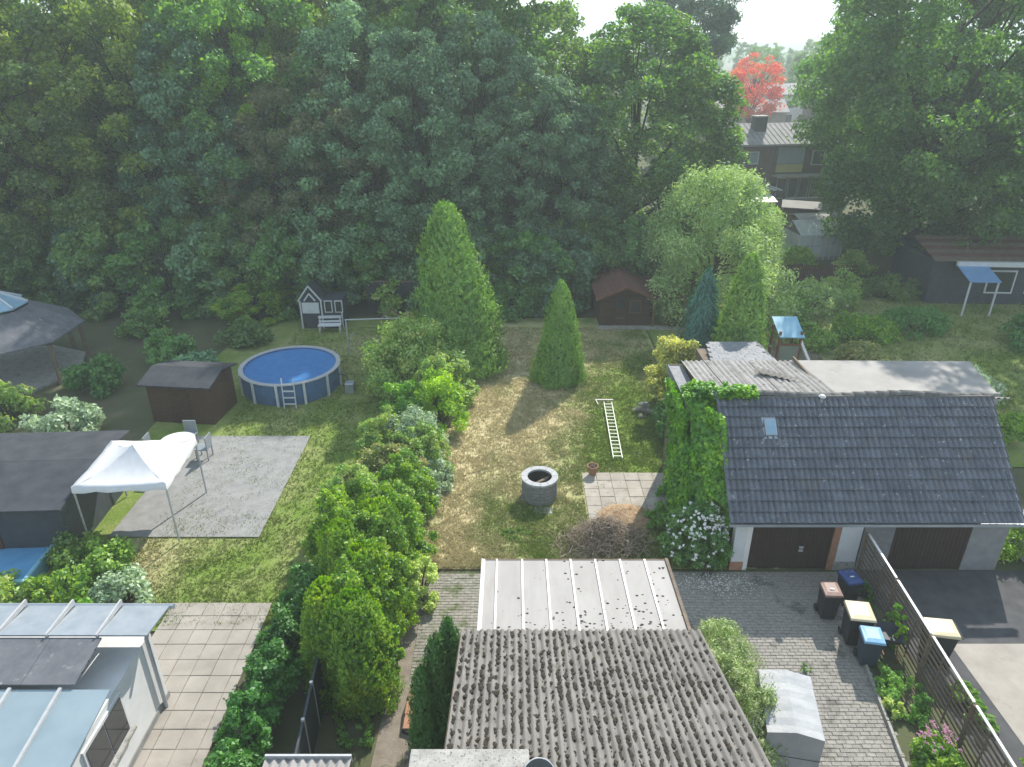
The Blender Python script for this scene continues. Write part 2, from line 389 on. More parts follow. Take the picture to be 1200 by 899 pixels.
M['shutter'] = mat('blue_grey_shutter', [(.3, (.22, .29, .36)), (.7, (.27, .34, .41))], 3, 4, .6)
M['yellow_panel'] = mat('yellow_panel', [(.3, (.42, .36, .12)), (.7, (.5, .43, .16))], 3, 4, .7)
M['grey_block'] = mat('grey_wall', [(.3, (.22, .22, .22)), (.7, (.3, .3, .295))], 3, 6, .9, .2, 30)
M['anthracite'] = mat('anthracite_panel', [(.3, (.04, .048, .06)), (.7, (.06, .07, .085))], 3, 5, .55)
M['dish'] = mat('dish_dark_grey', [(.3, (.07, .075, .075)), (.7, (.10, .105, .105))], 8, 4, .6)
M['petal_white'] = mat('petal_white', [(.3, (.72, .72, .68)), (.7, (.82, .82, .80))], 30, 3, .7)
M['petal_pink'] = mat('petal_pink', [(.3, (.42, .18, .28)), (.7, (.62, .36, .45))], 20, 3, .7)
M['rust'] = mat('rusty_metal', [(.3, (.16, .06, .035)), (.7, (.28, .13, .08))], 9, 6, .8, .3, 40)
M['green_tarp'] = mat('green_grey_cloth', [(.3, (.17, .21, .17)), (.7, (.23, .27, .22))], 3, 4, .8)
M['sky_plastic'] = mat('light_blue_plastic', [(.3, (.20, .42, .56)), (.7, (.26, .5, .64))], 3, 4, .4)

# foliage
LM = {}
LM['oak'] = leafmat('leaf_oak', [(.026, .046, .020), (.044, .078, .028), (.070, .112, .036), (.12, .16, .052)])
LM['blue'] = leafmat('leaf_bluegreen', [(.030, .054, .032), (.048, .086, .048), (.074, .122, .066), (.12, .17, .092)], trans=.36, tcol=(1.05, 1.15, .75))
LM['maple'] = leafmat('leaf_maple', [(.016, .034, .014), (.030, .058, .020), (.055, .090, .024), (.12, .145, .034)], objrand=.04)
LM['lit_crown'] = leafmat('leaf_lit_crown', [(.030, .045, .014), (.055, .080, .020), (.090, .120, .028), (.16, .18, .04)], objrand=.08)  # oak leaf with the sunlight on the crowns put into its colour
LM['bright'] = leafmat('leaf_bright', [(.045, .09, .018), (.075, .13, .022), (.12, .18, .03), (.18, .22, .05)], objrand=.06)  # on the wood's rear trees this colour stands in for sunlight
LM['brown'] = leafmat('leaf_brownish', [(.045, .05, .030), (.075, .065, .040), (.065, .085, .035), (.13, .105, .065)], objrand=.06)
LM['pine'] = leafmat('leaf_pine', [(.018, .036, .022), (.028, .052, .030), (.045, .072, .036)], trans=.15, objrand=.04)
LM['cedar'] = leafmat('leaf_cedar', [(.040, .075, .020), (.065, .11, .026), (.095, .145, .034), (.13, .18, .045)], trans=.3, objrand=.04)
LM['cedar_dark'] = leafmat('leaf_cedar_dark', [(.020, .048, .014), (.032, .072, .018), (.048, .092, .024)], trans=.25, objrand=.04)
LM['cedar_olive'] = leafmat('leaf_cedar_olive', [(.035, .062, .020), (.055, .088, .026), (.085, .115, .036), (.12, .145, .05)], trans=.3, objrand=.03)
LM['golden'] = leafmat('leaf_golden', [(.05, .09, .015), (.09, .15, .018), (.15, .21, .022), (.24, .28, .04)], trans=.4, objrand=.03)
LM['hedge'] = leafmat('leaf_hedge', [(.028, .06, .012), (.055, .10, .018), (.10, .145, .022), (.19, .21, .035)], trans=.45, objrand=.04, patch=1.6)
LM['silver'] = leafmat('leaf_silver', [(.075, .105, .075), (.115, .15, .10), (.16, .195, .13), (.22, .25, .18)], trans=.3, objrand=.03, tcol=(1.1, 1.15, .8))
LM['willow'] = leafmat('leaf_willow', [(.085, .125, .050), (.125, .17, .07), (.17, .215, .10), (.25, .28, .15)], trans=.42, objrand=.03, tcol=(1.15, 1.2, .7))
LM['olive'] = leafmat('leaf_olive_brown', [(.045, .06, .022), (.08, .095, .035), (.12, .12, .05), (.17, .13, .07)], trans=.35, objrand=.03, patch=1.5)
LM['hazel'] = leafmat('leaf_hazel', [(.05, .085, .025), (.085, .13, .04), (.13, .165, .055), (.20, .17, .085)], trans=.38, objrand=.03, patch=1.2)
LM['bluecon'] = leafmat('leaf_blue_conifer', [(.020, .055, .042), (.032, .078, .062), (.05, .10, .08)], trans=.15, objrand=.03)
LM['yellowbush'] = leafmat('leaf_yellow_variegated', [(.12, .15, .06), (.24, .25, .09), (.38, .36, .14), (.46, .44, .2)], trans=.35, objrand=.02)
LM['vine'] = leafmat('leaf_vine', [(.024, .065, .012), (.045, .10, .016), (.08, .145, .020), (.18, .24, .04)], trans=.4, objrand=.02, patch=1.4)
LM['white_bush'] = leafmat('leaf_white_bush', [(.025, .06, .018), (.045, .085, .026), (.07, .12, .038)], trans=.3, objrand=.02)
LM['dappled'] = leafmat('leaf_dappled_willow', [(.10, .155, .045), (.19, .26, .09), (.32, .38, .2), (.50, .47, .38)], trans=.38, objrand=.02, patch=2.5, tcol=(1.1, 1.15, .85))
LM['red'] = leafmat('leaf_autumn_red', [(.34, .065, .060), (.44, .10, .085), (.46, .15, .09), (.44, .24, .10)], trans=.45, objrand=.0, tcol=(1.2, 1.05, .9), patch=.25)
LM['far'] = leafmat('leaf_far', [(.03, .055, .026), (.05, .085, .035), (.085, .12, .045)], trans=.35, objrand=.3)
LM['weed'] = leafmat('leaf_weed', [(.04, .085, .02), (.07, .12, .03), (.11, .16, .045)], trans=.4, objrand=.05)
LM['pale_flower'] = leafmat('leaf_pale_flower', [(.14, .19, .05), (.26, .31, .11), (.4, .43, .2)], trans=.35, objrand=.02)
LM['shade_hedge'] = leafmat('leaf_neighbour_hedge', [(.022, .055, .016), (.035, .08, .02), (.055, .11, .025)], trans=.3, objrand=.04)

# ------------------------------------------------------------------ ground sheet
def sheet(name, x0, y0, x1, y1, z, m, nx=1, ny=1, kind='structure', parent=None):
    b = MB(); vs_ = [(x0 + (x1 - x0) * i / nx, y0 + (y1 - y0) * j / ny, z) for j in range(ny + 1) for i in range(nx + 1)]
    b.add(vs_, [(j * (nx + 1) + i, j * (nx + 1) + i + 1, (j + 1) * (nx + 1) + i + 1, (j + 1) * (nx + 1) + i) for j in range(ny) for i in range(nx)])
    return tag(b.build(name, m, parent), kind=kind)
sheet('ground', -1230, -110, 1230, 1430, -0.03, M['far_ground'])
sheet('garden_soil', -45, -5, 48, 47, -0.012, M['ground'])

# smooth value noise for masks
def vnoise(x, y, f, seed):
    rs = np.random.RandomState(seed); g = rs.rand(64, 64)
    X = np.asarray(x) * f + 100.3; Y = np.asarray(y) * f + 57.7
    i = np.floor(X).astype(int); j = np.floor(Y).astype(int); u = X - i; v = Y - j
    u = u * u * (3 - 2 * u); v = v * v * (3 - 2 * v)
    a = g[j % 64, i % 64]; b = g[j % 64, (i + 1) % 64]; c = g[(j + 1) % 64, i % 64]; d = g[(j + 1) % 64, (i + 1) % 64]
    return a * (1 - u) * (1 - v) + b * u * (1 - v) + c * (1 - u) * v + d * u * v
def fbm(x, y, f, seed):
    return sum(vnoise(x, y, f * 2 ** k, seed + k) / 2 ** k for k in range(4)) / 1.875
def gauss(x, y, cx, cy_, sx, sy): return np.exp(-((x - cx) / sx) ** 2 - ((y - cy_) / sy) ** 2)

def dry_our(x, y):
    """how dried out the lawn of the garden is: 0 fresh green, 1 straw"""
    d = .36 * np.ones_like(x)
    d = d + 1.0 * gauss(x, y, -1.9, 22, .8, 7) + .55 * gauss(x, y, -1.7, 17.2, 1.3, 1.0)
    d = d + .72 * gauss(x, y, .9, 25.3, 1.6, 3.2) + .5 * gauss(x, y, -.8, 26, 1.4, 4) + .7 * gauss(x, y, .6, 32.5, 4, 3.5)
    d = d - .6 * gauss(x, y, 4.4, 24.5, 1.5, 4) + .3 * gauss(x, y, 2.8, 25.6, .5, 1.4) - .25 * gauss(x, y, 0.2, 18, 1.6, 1.2)
    d = d - .3 * gauss(x, y, 5.4, 26.5, 1.6, 4) - .2 * gauss(x, y, 5.6, 31, 1.0, 1.6)
    d = d + 1.15 * (fbm(x, y, .9, 3) - .5) + .55 * (fbm(x, y, 4.0, 9) - .5)
    return np.clip(d, 0, 1)
def dry_left(x, y):
    d = .12 + .5 * gauss(x, y, -10.9, 17, 1.2, 3.0) + .3 * gauss(x, y, -7, 33, 4, 3) + .5 * (fbm(x, y, .8, 21) - .5) + .35 * (fbm(x, y, 4, 31) - .5)
    return np.clip(d, 0, 1)

def lawn_mat(name, g1, g2, d1, d2):
    m = bpy.data.materials.new(name); m.use_nodes = True
    nt = m.node_tree; N, L = nt.nodes, nt.links; bs = N['Principled BSDF']; bs.inputs['Roughness'].default_value = .95
    bs.inputs['Specular IOR Level'].default_value = .1
    at = N.new('ShaderNodeAttribute'); at.attribute_name = 'dry'
    geo = N.new('ShaderNodeNewGeometry')
    nz = N.new('ShaderNodeTexNoise'); nz.inputs['Scale'].default_value = 22; nz.inputs['Detail'].default_value = 7
    L.new(geo.outputs['Position'], nz.inputs['Vector'])
    def pair(a, b):
        r = N.new('ShaderNodeValToRGB'); r.color_ramp.elements[0].position = .35; r.color_ramp.elements[1].position = .65
        r.color_ramp.elements[0].color = col4(a); r.color_ramp.elements[1].color = col4(b); L.new(nz.outputs['Fac'], r.inputs[0]); return r
    a, b = pair(g1, g2), pair(d1, d2)
    mi = N.new('ShaderNodeMix'); mi.data_type = 'RGBA'
    L.new(at.outputs['Fac'], mi.inputs[0]); L.new(a.outputs[0], mi.inputs[6]); L.new(b.outputs[0], mi.inputs[7])
    L.new(mi.outputs[2], bs.inputs['Base Color'])
    bp = N.new('ShaderNodeBump'); bp.inputs['Strength'].default_value = .6; bp.inputs['Distance'].default_value = .04
    L.new(nz.outputs['Fac'], bp.inputs['Height']); L.new(bp.outputs[0], bs.inputs['Normal'])
    return m
M['lawn'] = lawn_mat('lawn_turf', (.10, .165, .028), (.19, .275, .05), (.42, .36, .20), (.62, .54, .33))
def blade_mat(name):
    m = bpy.data.materials.new(name); m.use_nodes = True
    nt = m.node_tree; N, L = nt.nodes, nt.links; N.clear()
    out = N.new('ShaderNodeOutputMaterial'); at = N.new('ShaderNodeAttribute'); at.attribute_name = 'dry'
    geo = N.new('ShaderNodeNewGeometry')
    def pair(a, b):
        r = N.new('ShaderNodeValToRGB'); r.color_ramp.elements[0].color = col4(a); r.color_ramp.elements[1].color = col4(b)
        L.new(geo.outputs['Random Per Island'], r.inputs[0]); return r
    a, b = pair((.10, .17, .024), (.21, .30, .045)), pair((.44, .38, .21), (.68, .60, .37))
    mi = N.new('ShaderNodeMix'); mi.data_type = 'RGBA'
    L.new(at.outputs['Fac'], mi.inputs[0]); L.new(a.outputs[0], mi.inputs[6]); L.new(b.outputs[0], mi.inputs[7])
    df = N.new('ShaderNodeBsdfDiffuse'); tr = N.new('ShaderNodeBsdfTranslucent'); ms = N.new('ShaderNodeMixShader'); ms.inputs[0].default_value = .35
    L.new(mi.outputs[2], df.inputs[0]); L.new(mi.outputs[2], tr.inputs[0]); L.new(df.outputs[0], ms.inputs[1]); L.new(tr.outputs[0], ms.inputs[2])
    L.new(ms.outputs[0], out.inputs[0]); return m
M['blade'] = blade_mat('grass_blade')

def lawn(name, x0, y0, x1, y1, z, fn, step=.16, hump=.05):
    nx = int((x1 - x0) / step); ny = int((y1 - y0) / step)
    X, Y = np.meshgrid(np.linspace(x0, x1, nx + 1), np.linspace(y0, y1, ny + 1))
    Z = z + hump * (fbm(X, Y, .5, 77)) + .015 * fbm(X, Y, 5, 78)
    V = np.stack([X, Y, Z], -1).reshape(-1, 3)
    i = np.arange(nx)[None, :] + np.arange(ny)[:, None] * (nx + 1)
    F = np.stack([i, i + 1, i + nx + 2, i + nx + 1], -1).reshape(-1, 4)
    me = bpy.data.meshes.new(name); me.from_pydata(V.tolist(), [], F.tolist()); me.update()
    me.polygons.foreach_set('use_smooth', [True] * len(me.polygons))
    at = me.attributes.new('dry', 'FLOAT', 'POINT'); at.data.foreach_set('value', fn(X, Y).ravel().astype(np.float32))
    me.materials.append(M['lawn'])
    o = bpy.data.objects.new(name, me); COL.objects.link(o); return tag(o, kind='structure')
def grass(name, n, region, z, fn, seed, keep=None, hmin=.03, hmax=.10, label=None, hump=.05):
    rs = np.random.RandomState(seed); x0, y0, x1, y1 = region
    # denser towards the camera
    y = y0 + (y1 - y0) * rs.rand(n) ** 1.5; x = x0 + (x1 - x0) * rs.rand(n)
    k = fbm(x, y, 2.2, 55) + .35 * rs.rand(n) > .5
    if keep is not None: k &= keep(x, y)
    x, y = x[k], y[k]; n = len(x)
    zz = z + hump * fbm(x, y, .5, 77)
    b = 3
    X = np.repeat(x, b) + rs.normal(size=n * b) * .025; Y = np.repeat(y, b) + rs.normal(size=n * b) * .025; Z = np.repeat(zz, b)
    h = (hmin + (hmax - hmin) * rs.rand(n * b) ** 2) * (.6 + .9 * np.repeat(fbm(x, y, 1.5, 66), b))
    lean = rs.normal(size=(n * b, 2)) * .6 * h[:, None]; w = .012 + .014 * rs.rand(n * b)
    ang = rs.rand(n * b) * 6.28
    V = np.empty((n * b, 3, 3), np.float32)
    V[:, 0] = np.stack([X - w * np.cos(ang), Y - w * np.sin(ang), Z], -1)
    V[:, 1] = np.stack([X + w * np.cos(ang), Y + w * np.sin(ang), Z], -1)
    V[:, 2] = np.stack([X + lean[:, 0], Y + lean[:, 1], Z + h], -1)
    me = bpy.data.meshes.new(name); m_ = n * b
    me.vertices.add(m_ * 3); me.vertices.foreach_set('co', V.ravel()); me.loops.add(m_ * 3)
    me.loops.foreach_set('vertex_index', np.arange(m_ * 3, dtype=np.int32)); me.polygons.add(m_)
    me.polygons.foreach_set('loop_start', np.arange(0, m_ * 3, 3, dtype=np.int32)); me.update(calc_edges=True)
    d = np.repeat(np.repeat(np.clip(fn(x, y) + rs.normal(size=n) * .15, 0, 1), b), 3)
    at = me.attributes.new('dry', 'FLOAT', 'POINT'); at.data.foreach_set('value', d.astype(np.float32))
    me.materials.append(M['blade'])
    o = bpy.data.objects.new(name, me); COL.objects.link(o)
    return tag(o, label, 'grass', kind='stuff')

lawn('lawn', -2.9, 16.45, 7.2, 37.5, 0.0, dry_our)
lawn('neighbour_lawn', -14.5, 14.0, -3.6, 37.5, 0.0, dry_left)
def not_slabs(x, y): return ~((x > 2.45) & (y < 21.65) & (y > 18.4))
grass('grass', 110000, (-2.8, 16.5, 7.0, 36), .0, dry_our, 5, not_slabs, label='patchy green and dried out lawn grass of the long garden')
grass('grass', 34000, (-11.5, 14.2, -4.2, 36), .0, dry_left, 6, label='bright green lawn grass of the garden beyond the hedge')
# the garden to the right, behind the garages
def dry_right(x, y): return np.clip(.25 + .7 * gauss(x, y, 13, 30, 2.5, 3.5) + .8 * (fbm(x, y, .6, 41) - .5), 0, 1)
lawn('neighbour_garden', 7.3, 22, 33, 44, -.01, dry_right, step=.3)
grass('grass', 18000, (10.5, 26, 30, 42), -.01, dry_right, 8, label='rough grass of the garden behind the garages', hmin=.06, hmax=.22)

# ------------------------------------------------------------------ paving: individual pavers and slabs
def paving(name, x0, y0, x1, y1, z, pl, pw, gap, m, joint, near, piece='paver', seed=1, keep=None, jit=.006, vertical=False, limit=300, th=.05):
    """bedding sheet with running-bond pieces proud of it; the nearest ones single, the rest one part of kind stuff"""
    g = thing_struct(name, x0, y0, x1, y1, z - .03, joint)
    rr = random.Random(seed); spots = []
    r = 0; y = y0
    while y + pw <= y1 + .001:
        x = x0 + (pl / 2 if r % 2 else 0) * (1 if pl != pw else 0)
        if r % 2 and pl != pw: spots.append((x0 + pl / 4, y + pw / 2, pl / 2))
        while x + pl <= x1 + .001:
            spots.append((x + pl / 2, y + pw / 2, pl)); x += pl
        if x1 - x > .04: spots.append(((x + x1) / 2, y + pw / 2, x1 - x))
        y += pw; r += 1
    if keep: spots = [s_ for s_ in spots if keep(s_[0], s_[1])]
    spots.sort(key=lambda s_: math.hypot(s_[0] - near[0], s_[1] - near[1]))
    b = MB(); hx, hy, ht = (pl - gap) / 2, (pw - gap) / 2, th; c_ = .006
    b.add([(-hx, -hy, -ht), (hx, -hy, -ht), (hx, hy, -ht), (-hx, hy, -ht), (-hx, -hy, -c_), (hx, -hy, -c_), (hx, hy, -c_), (-hx, hy, -c_),
           (-hx + c_, -hy + c_, 0), (hx - c_, -hy + c_, 0), (hx - c_, hy - c_, 0), (-hx + c_, hy - c_, 0)],
          [(0, 1, 5, 4), (1, 2, 6, 5), (2, 3, 7, 6), (3, 0, 4, 7), (4, 5, 9, 8), (5, 6, 10, 9), (6, 7, 11, 10), (7, 4, 8, 11), (8, 9, 10, 11)])
    me = b.data(piece, m)
    rest = MB()
    for i, (x, y, l_) in enumerate(spots):
        dz = rr.uniform(-jit, jit); rot = (rr.uniform(-.012, .012), rr.uniform(-.012, .012), rr.uniform(-.015, .015))
        if i < limit:
            inst(piece, me, g, (x, y, z + dz), rot, ((l_ - gap) / (pl - gap), 1, 1))
        else:
            s_ = (l_ - gap) / (pl - gap); mt = Matrix.Translation((x, y, z + dz)) @ Matrix.Rotation(rot[2], 4, 'Z') @ Matrix.Rotation(rot[0], 4, 'X') @ Matrix.Diagonal((s_, 1, 1, 1))
            rest.add([mt @ Vector(v) for v in b.v], b.f)
    if rest.v: tag(rest.build(piece + '_field', m, g), kind='stuff')
    return g
def thing_struct(name, x0, y0, x1, y1, z, m):
    return sheet(name, x0, y0, x1, y1, z, m)

# driveway (ours), between the house and the garage, widening nowhere: kerb line on its right
def drive_keep(x, y): return x < 8.52 + (y - 10.5) * .14 or (y > 13.6 and x < 9.8)
paving('driveway', 4.15, 6.6, 10.0, 16.42, .0, .21, .105, .007, M['paver'], M['joint'], (7.2, 10.2), seed=4, keep=drive_keep)
paving('garden_path', -2.5, 12.4, -.62, 16.35, .0, .21, .105, .008, M['paver_path'], M['joint'], (-1.3, 14.6), seed=5)
paving('garden_terrace', 2.5, 18.6, 6.0, 21.6, .055, .5, .5, .012, M['slab'], M['joint'], (4, 20), piece='paving_slab', seed=6, jit=.008,
       keep=lambda x, y: not (x > 3.1 and y < 19.3) )
tag(MB().box(2.46, 18.55, -.02, 6.04, 21.64, .012).build('terrace_bed', M['joint']), kind='structure')
# dirt path beside the house
M['dirt'] = mat('dirt_path', [(.3, (.17, .14, .11)), (.6, (.25, .215, .175)), (.75, (.13, .14, .07))], 3.5, 8, .95, .6, 30, over=[((.09, .10, .045), 2.2, .56, .12)])
tag(MB().add([(-3.1, 8.0, .0), (-1.3, 8.0, .0), (-1.2, 12.4, .0), (-2.95, 12.4, .0), (-2.9, 16.4, -.004), (-2.5, 16.4, -.004), (-2.5, 12.4, .0)],
             [(0, 1, 2, 6, 3), (3, 6, 5, 4)]).build('dirt_path', M['dirt']), kind='structure')
# red terracotta edging slabs beside the path
t = thing('tiled_step', 'row of red terracotta tiles on a low curved dark step beside the dirt path', 'step', (-2.32, 11.7, 0))
pp = [(-.16, -.72), (.35, -.95), (.5, .8), (-.02, .8), (-.1, .3), (-.18, -.2)]
MB().prism(pp, 0, .10).build('step_base', M['moss'], t)
for i, (ya, yb, xa, xb) in enumerate([(-.72, -.35, -.13, .3), (-.33, .02, -.14, .32), (.04, .38, -.11, .34), (.40, .76, -.05, .38)]):
    MB().box(xa, ya, .10, xb, yb, .135, rz=.03 * (i - 1)).build('terracotta_tile', M['terracotta'], t, bevel=.006)
# kerb between driveway and planting strip
kb = thing('driveway_kerb', 'thin dark concrete edging stones between the driveway and planting strip', 'kerb', (8.8, 12.8, 0))
for i in range(5):
    y = 9.4 + i * .92; x = 8.45 + (y - 10.5) * .14
    MB().bar((x - 8.8, y - 12.8, .03), (x + .9 * .14 - 8.8, y + .89 - 12.8, .03), .06, .14).build('edging_stone', M['concrete'], kb)
# neighbour's driveway on the right of the fence
sheet('neighbour_driveway', 10.1, 6.0, 16.5, 16.42, -.006, M['asphalt'])

# ------------------------------------------------------------------ corrugated sheets
def corr_sheet(L, W, pitch, amp, seg=8, th=.008, name='sheet', m=None, rr=None, rows=1):
    """one corrugated sheet lying in the xy plane, ribs along y, size W x L"""
    nx = int(round(W / pitch * seg)); b = MB(); v = []; f = []
    for j in range(rows + 1):
        for i in range(nx + 1):
            x = W * i / nx; ph = 2 * math.pi * x / pitch
            z = amp * (math.cos(ph) * .5 + .5) ** .8
            v.append((x, L * j / rows, z))
    for j in range(rows):
        for i in range(nx):
            a = j * (nx + 1) + i; f.append((a, a + 1, a + nx + 2, a + nx + 1))
    n = len(v); v += [(x, y, z - th) for x, y, z in v]
    f += [tuple(n + k for k in reversed(q)) for q in f[:nx * rows]]
    for i in range(nx): f.append((i, n + i, n + i + 1, i + 1)); q = rows * (nx + 1) + i; f.append((q, q + 1, n + q + 1, n + q))
    for j in range(rows): a = j * (nx + 1); f.append((a, a + nx + 1, n + a + nx + 1, n + a)); a += nx; f.append((a, n + a, n + a + nx + 1, a + nx + 1))
    b.add(v, f); return b.data(name, m, False)

# ------------------------------------------------------------------ the house rear wing in the foreground
hw = thing('house_wing', 'house wing in the foreground with mossy corrugated roof and pale flat extension roof', 'house', (1.4, 9, 0))
def hb(*a): return MB().box(*a)
def rel(o, base=(1.4, 9, 0)):                                    # part built in world coordinates under a thing standing at base
    o.location = Vector(o.location) - Vector(base); return o
rel(hb(-.55, 11.05, 0, 3.6, 13.35, 2.66).build('extension_wall', M['render_white'], hw))
rel(hb(-.86, 3.2, 0, 3.7, 10.9, 2.72).build('wall', M['brick'], hw))
SL = math.tan(R(16.35)); z11 = 3.02
def roofz(y): return z11 + (11.0 - y) * SL
# gable infill under the corrugated roof
for xx in (-.86, 3.52):
    b = MB(); b.add([(xx, 3.2, 2.72), (xx + .18, 3.2, 2.72), (xx + .18, 10.9, 2.72), (xx, 10.9, 2.72), (xx, 3.2, roofz(3.2) - .12), (xx + .18, 3.2, roofz(3.2) - .12), (xx + .18, 10.9, roofz(10.9) - .12), (xx, 10.9, roofz(10.9) - .12)],
                [(0, 3, 2, 1), (4, 5, 6, 7), (0, 1, 5, 4), (1, 2, 6, 5), (2, 3, 7, 6), (3, 0, 4, 7)])
    rel(b.build('gable', M['brick'], hw))
b = MB(); b.slab([(-.95, 3.3, roofz(3.3) - .06), (3.8, 3.3, roofz(3.3) - .06), (3.8, 10.95, roofz(10.95) - .06), (-.95, 10.95, roofz(10.95) - .06)], .06)
rel(b.build('roof_deck', M['wood_grey'], hw))
pitch = .14; W = pitch * 7
rl = 2.6; me = corr_sheet(rl, W + .035, pitch, .048, 10, name='corrugated_sheet', m=M['corr_old'])
ang = -R(16.35)
for r in range(3):
    for c_ in range(5):
        x = -1.04 + c_ * W; yfar = 11.02 - r * 2.42
        yn = yfar - rl * math.cos(ang)
        o = inst('corrugated_sheet', me, hw, (x - 1.4, yn - 9, roofz(yn) + .005 * (c_ % 2) + .012 * r), (ang, rnd.uniform(-.002, .002), rnd.uniform(-.003, .003)))
# moss clumps sitting in the valleys
def ico(seed, sub=1):
    import bmesh
    bm = bmesh.new(); bmesh.ops.create_icosphere(bm, subdivisions=sub, radius=1.0)
    rr = random.Random(seed)
    vv = [Vector(v.co) * rr.uniform(.65, 1.25) for v in bm.verts]; ff = [tuple(v.index for v in f.verts) for f in bm.faces]; bm.free(); return vv, ff
ICO = [ico(k, 2) for k in range(5)]
ICO1 = [ico(k, 1) for k in range(5)]
b = MB(); rr = random.Random(5); nr = 35; count = 0
for k in range(5200):
    i = rr.randrange(nr); x = -1.04 + pitch * (i + .5) + rr.gauss(0, .02)
    y = 10.95 - 5.9 * rr.random() ** .95
    dens = .35 + .75 * float(fbm(np.array(x), np.array(y), .8, 91)) + (.15 if y < 9.7 else -.1) - (.45 if x > 3.0 else 0) + .12 * math.sin(x * 2.2 + 1)
    if rr.random() > dens: continue
    s_ = rr.choice((.01, .014, .018, .024, .03, .036, .04)) * rr.uniform(.8, 1.25); vv, ff = ICO[k % 5] if s_ > .042 else ICO1[k % 5]
    ca, sa = math.cos(k * 1.7), math.sin(k * 1.7); ey = rr.uniform(.9, 1.6)
    zb = roofz(y) + .02 + .012
    b.add([(x + (v.x * ca - v.y * sa) * s_, y + (v.x * sa + v.y * ca) * s_ * ey, zb + v.z * s_ * .75) for v in vv], ff)
rel(tag(b.build('moss', M['moss'], hw), kind='stuff'))
# verge boards and gutter
rel(MB().bar((3.86, 3.4, roofz(3.4) - .06), (3.86, 11.0, roofz(11.0) - .06), .05, .16).build('verge_board', M['wood_grey'], hw))
rel(MB().bar((-1.04, 3.4, roofz(3.4) - .06), (-1.04, 11.0, roofz(11.0) - .06), .04, .14).build('verge_board', M['wood_grey'], hw))
# pale extension roof : panels with white battens
zf, zn = 2.80, 2.95; yf, yn = 13.5, 10.96
def ez(y): return zn + (zf - zn) * (y - yn) / (yf - yn)
xs = [-.68, -.36, .24, .82, 1.40, 1.99, 2.58, 3.17, 3.66]
for i in range(8):
    z0 = .0; b = MB()
    b.slab([(xs[i], yn - .05, ez(yn - .05)), (xs[i + 1], yn - .05, ez(yn - .05)), (xs[i + 1], yf, ez(yf)), (xs[i], yf, ez(yf))], .03)
    rel(b.build('roof_panel', M['sheet'], hw))
for i in range(0, 8):
    if i == 0: x = -.665
    else: x = xs[i]
    rel(MB().bar((x, yn - .04, ez(yn) + .017), (x, yf + .01, ez(yf) + .017), .045, .03).build('roof_batten', M['batten'], hw))
rel(MB().box(-.72, yf, zf - .14, 3.72, yf + .035, zf + .012).build('fascia', M['wood_grey'], hw))
rel(MB().bar((3.70, yn, ez(yn) - .03), (3.70, yf + .03, ez(yf) - .03), .07, .14).build('gutter', M['wood_grey'], hw))
rel(MB().bar((-.71, yn, ez(yn) - .03), (-.71, yf + .03, ez(yf) - .03), .035, .12).build('gutter', M['alu'], hw))
b = MB()
for k in range(280):                                             # small moss bits fallen onto the panels
    x = rr.uniform(-.5, 3.68); y = yn + abs(rr.gauss(0, .42)) if rr.random() < .75 else rr.uniform(yn, yf)
    if x > 3.2 and rr.random() < .8: y = rr.uniform(yn, yf)
    if y > yf: continue
    if x < 1.2 and rr.random() < .5: continue
    s_ = rr.uniform(.008, .032); vv, ff = ICO1[k % 5]
    b.add([(x + v.x * s_ * 1.4, y + v.y * s_, ez(y) + v.z * s_ * .5) for v in vv], ff)
rel(tag(b.build('moss_bits', M['moss'], hw), kind='stuff'))
# chimney / concrete capped bay, satellite dish
rel(MB().box(-1.34, 5.3, 0, .14, 6.74, 4.80).build('chimney_shaft', M['brick'], hw))
rel(MB().box(-1.44, 5.2, 4.80, .24, 6.86, 4.92).build('chimney_cap', M['concrete'], hw, bevel=.012))
d = thing('satellite_dish', 'dark grey satellite dish standing on the mossy roof beside the concrete cap', 'satellite dish', (.36, 6.5, 4.36))
MB().tube([(0, 0, 0), (0, 0, .34)], .02, 8).build('mast', M['alu'], d)
b = MB(); prof = [(0.001, 0), (.10, .008), (.18, .03), (.235, .06), (.24, .066), (.232, .066), (.17, .04), (.09, .018), (.001, .01)]
b.lathe(prof, n=28, close=False); o = b.build('reflector', M['dish'], d, smooth=True); o.location = (.0, -.02, .48); o.rotation_euler = (R(38), R(16), 0)
b = MB().lathe([(.236, .056), (.25, .066), (.246, .074), (.236, .07)], n=28, close=False); o = b.build('rim', M['white'], d, smooth=True); o.location = (.0, -.02, .48); o.rotation_euler = (R(38), R(16), 0)
MB().tube([(0, -.05, .3), (.05, -.28, .42), (.03, -.3, .62)], .012, 6).build('feed_arm', M['alu'], d)

# small lean-to roof in the lower left corner
lt = thing('shed_roof', 'small grey corrugated lean-to shed at the lower left edge beside the path', 'shed', (-3.4, 7.9, 0))
me = corr_sheet(1.6, .17 * 3 + .02, .17, .05, 8, name='corrugated_sheet', m=M['corr_back'])
for i in range(3): inst('corrugated_sheet', me, lt, (-1.05 + i * .51, -.85, 2.36 + .006 * (i % 2)), (R(-2), 0, 0))
MB().box(-.95, -.75, 0, .42, .68, 2.3).build('wall', M['wood_grey'], lt)
MB().box(-1.06, .72, 2.22, .5, .76, 2.40).build('fascia', M['alu'], lt)

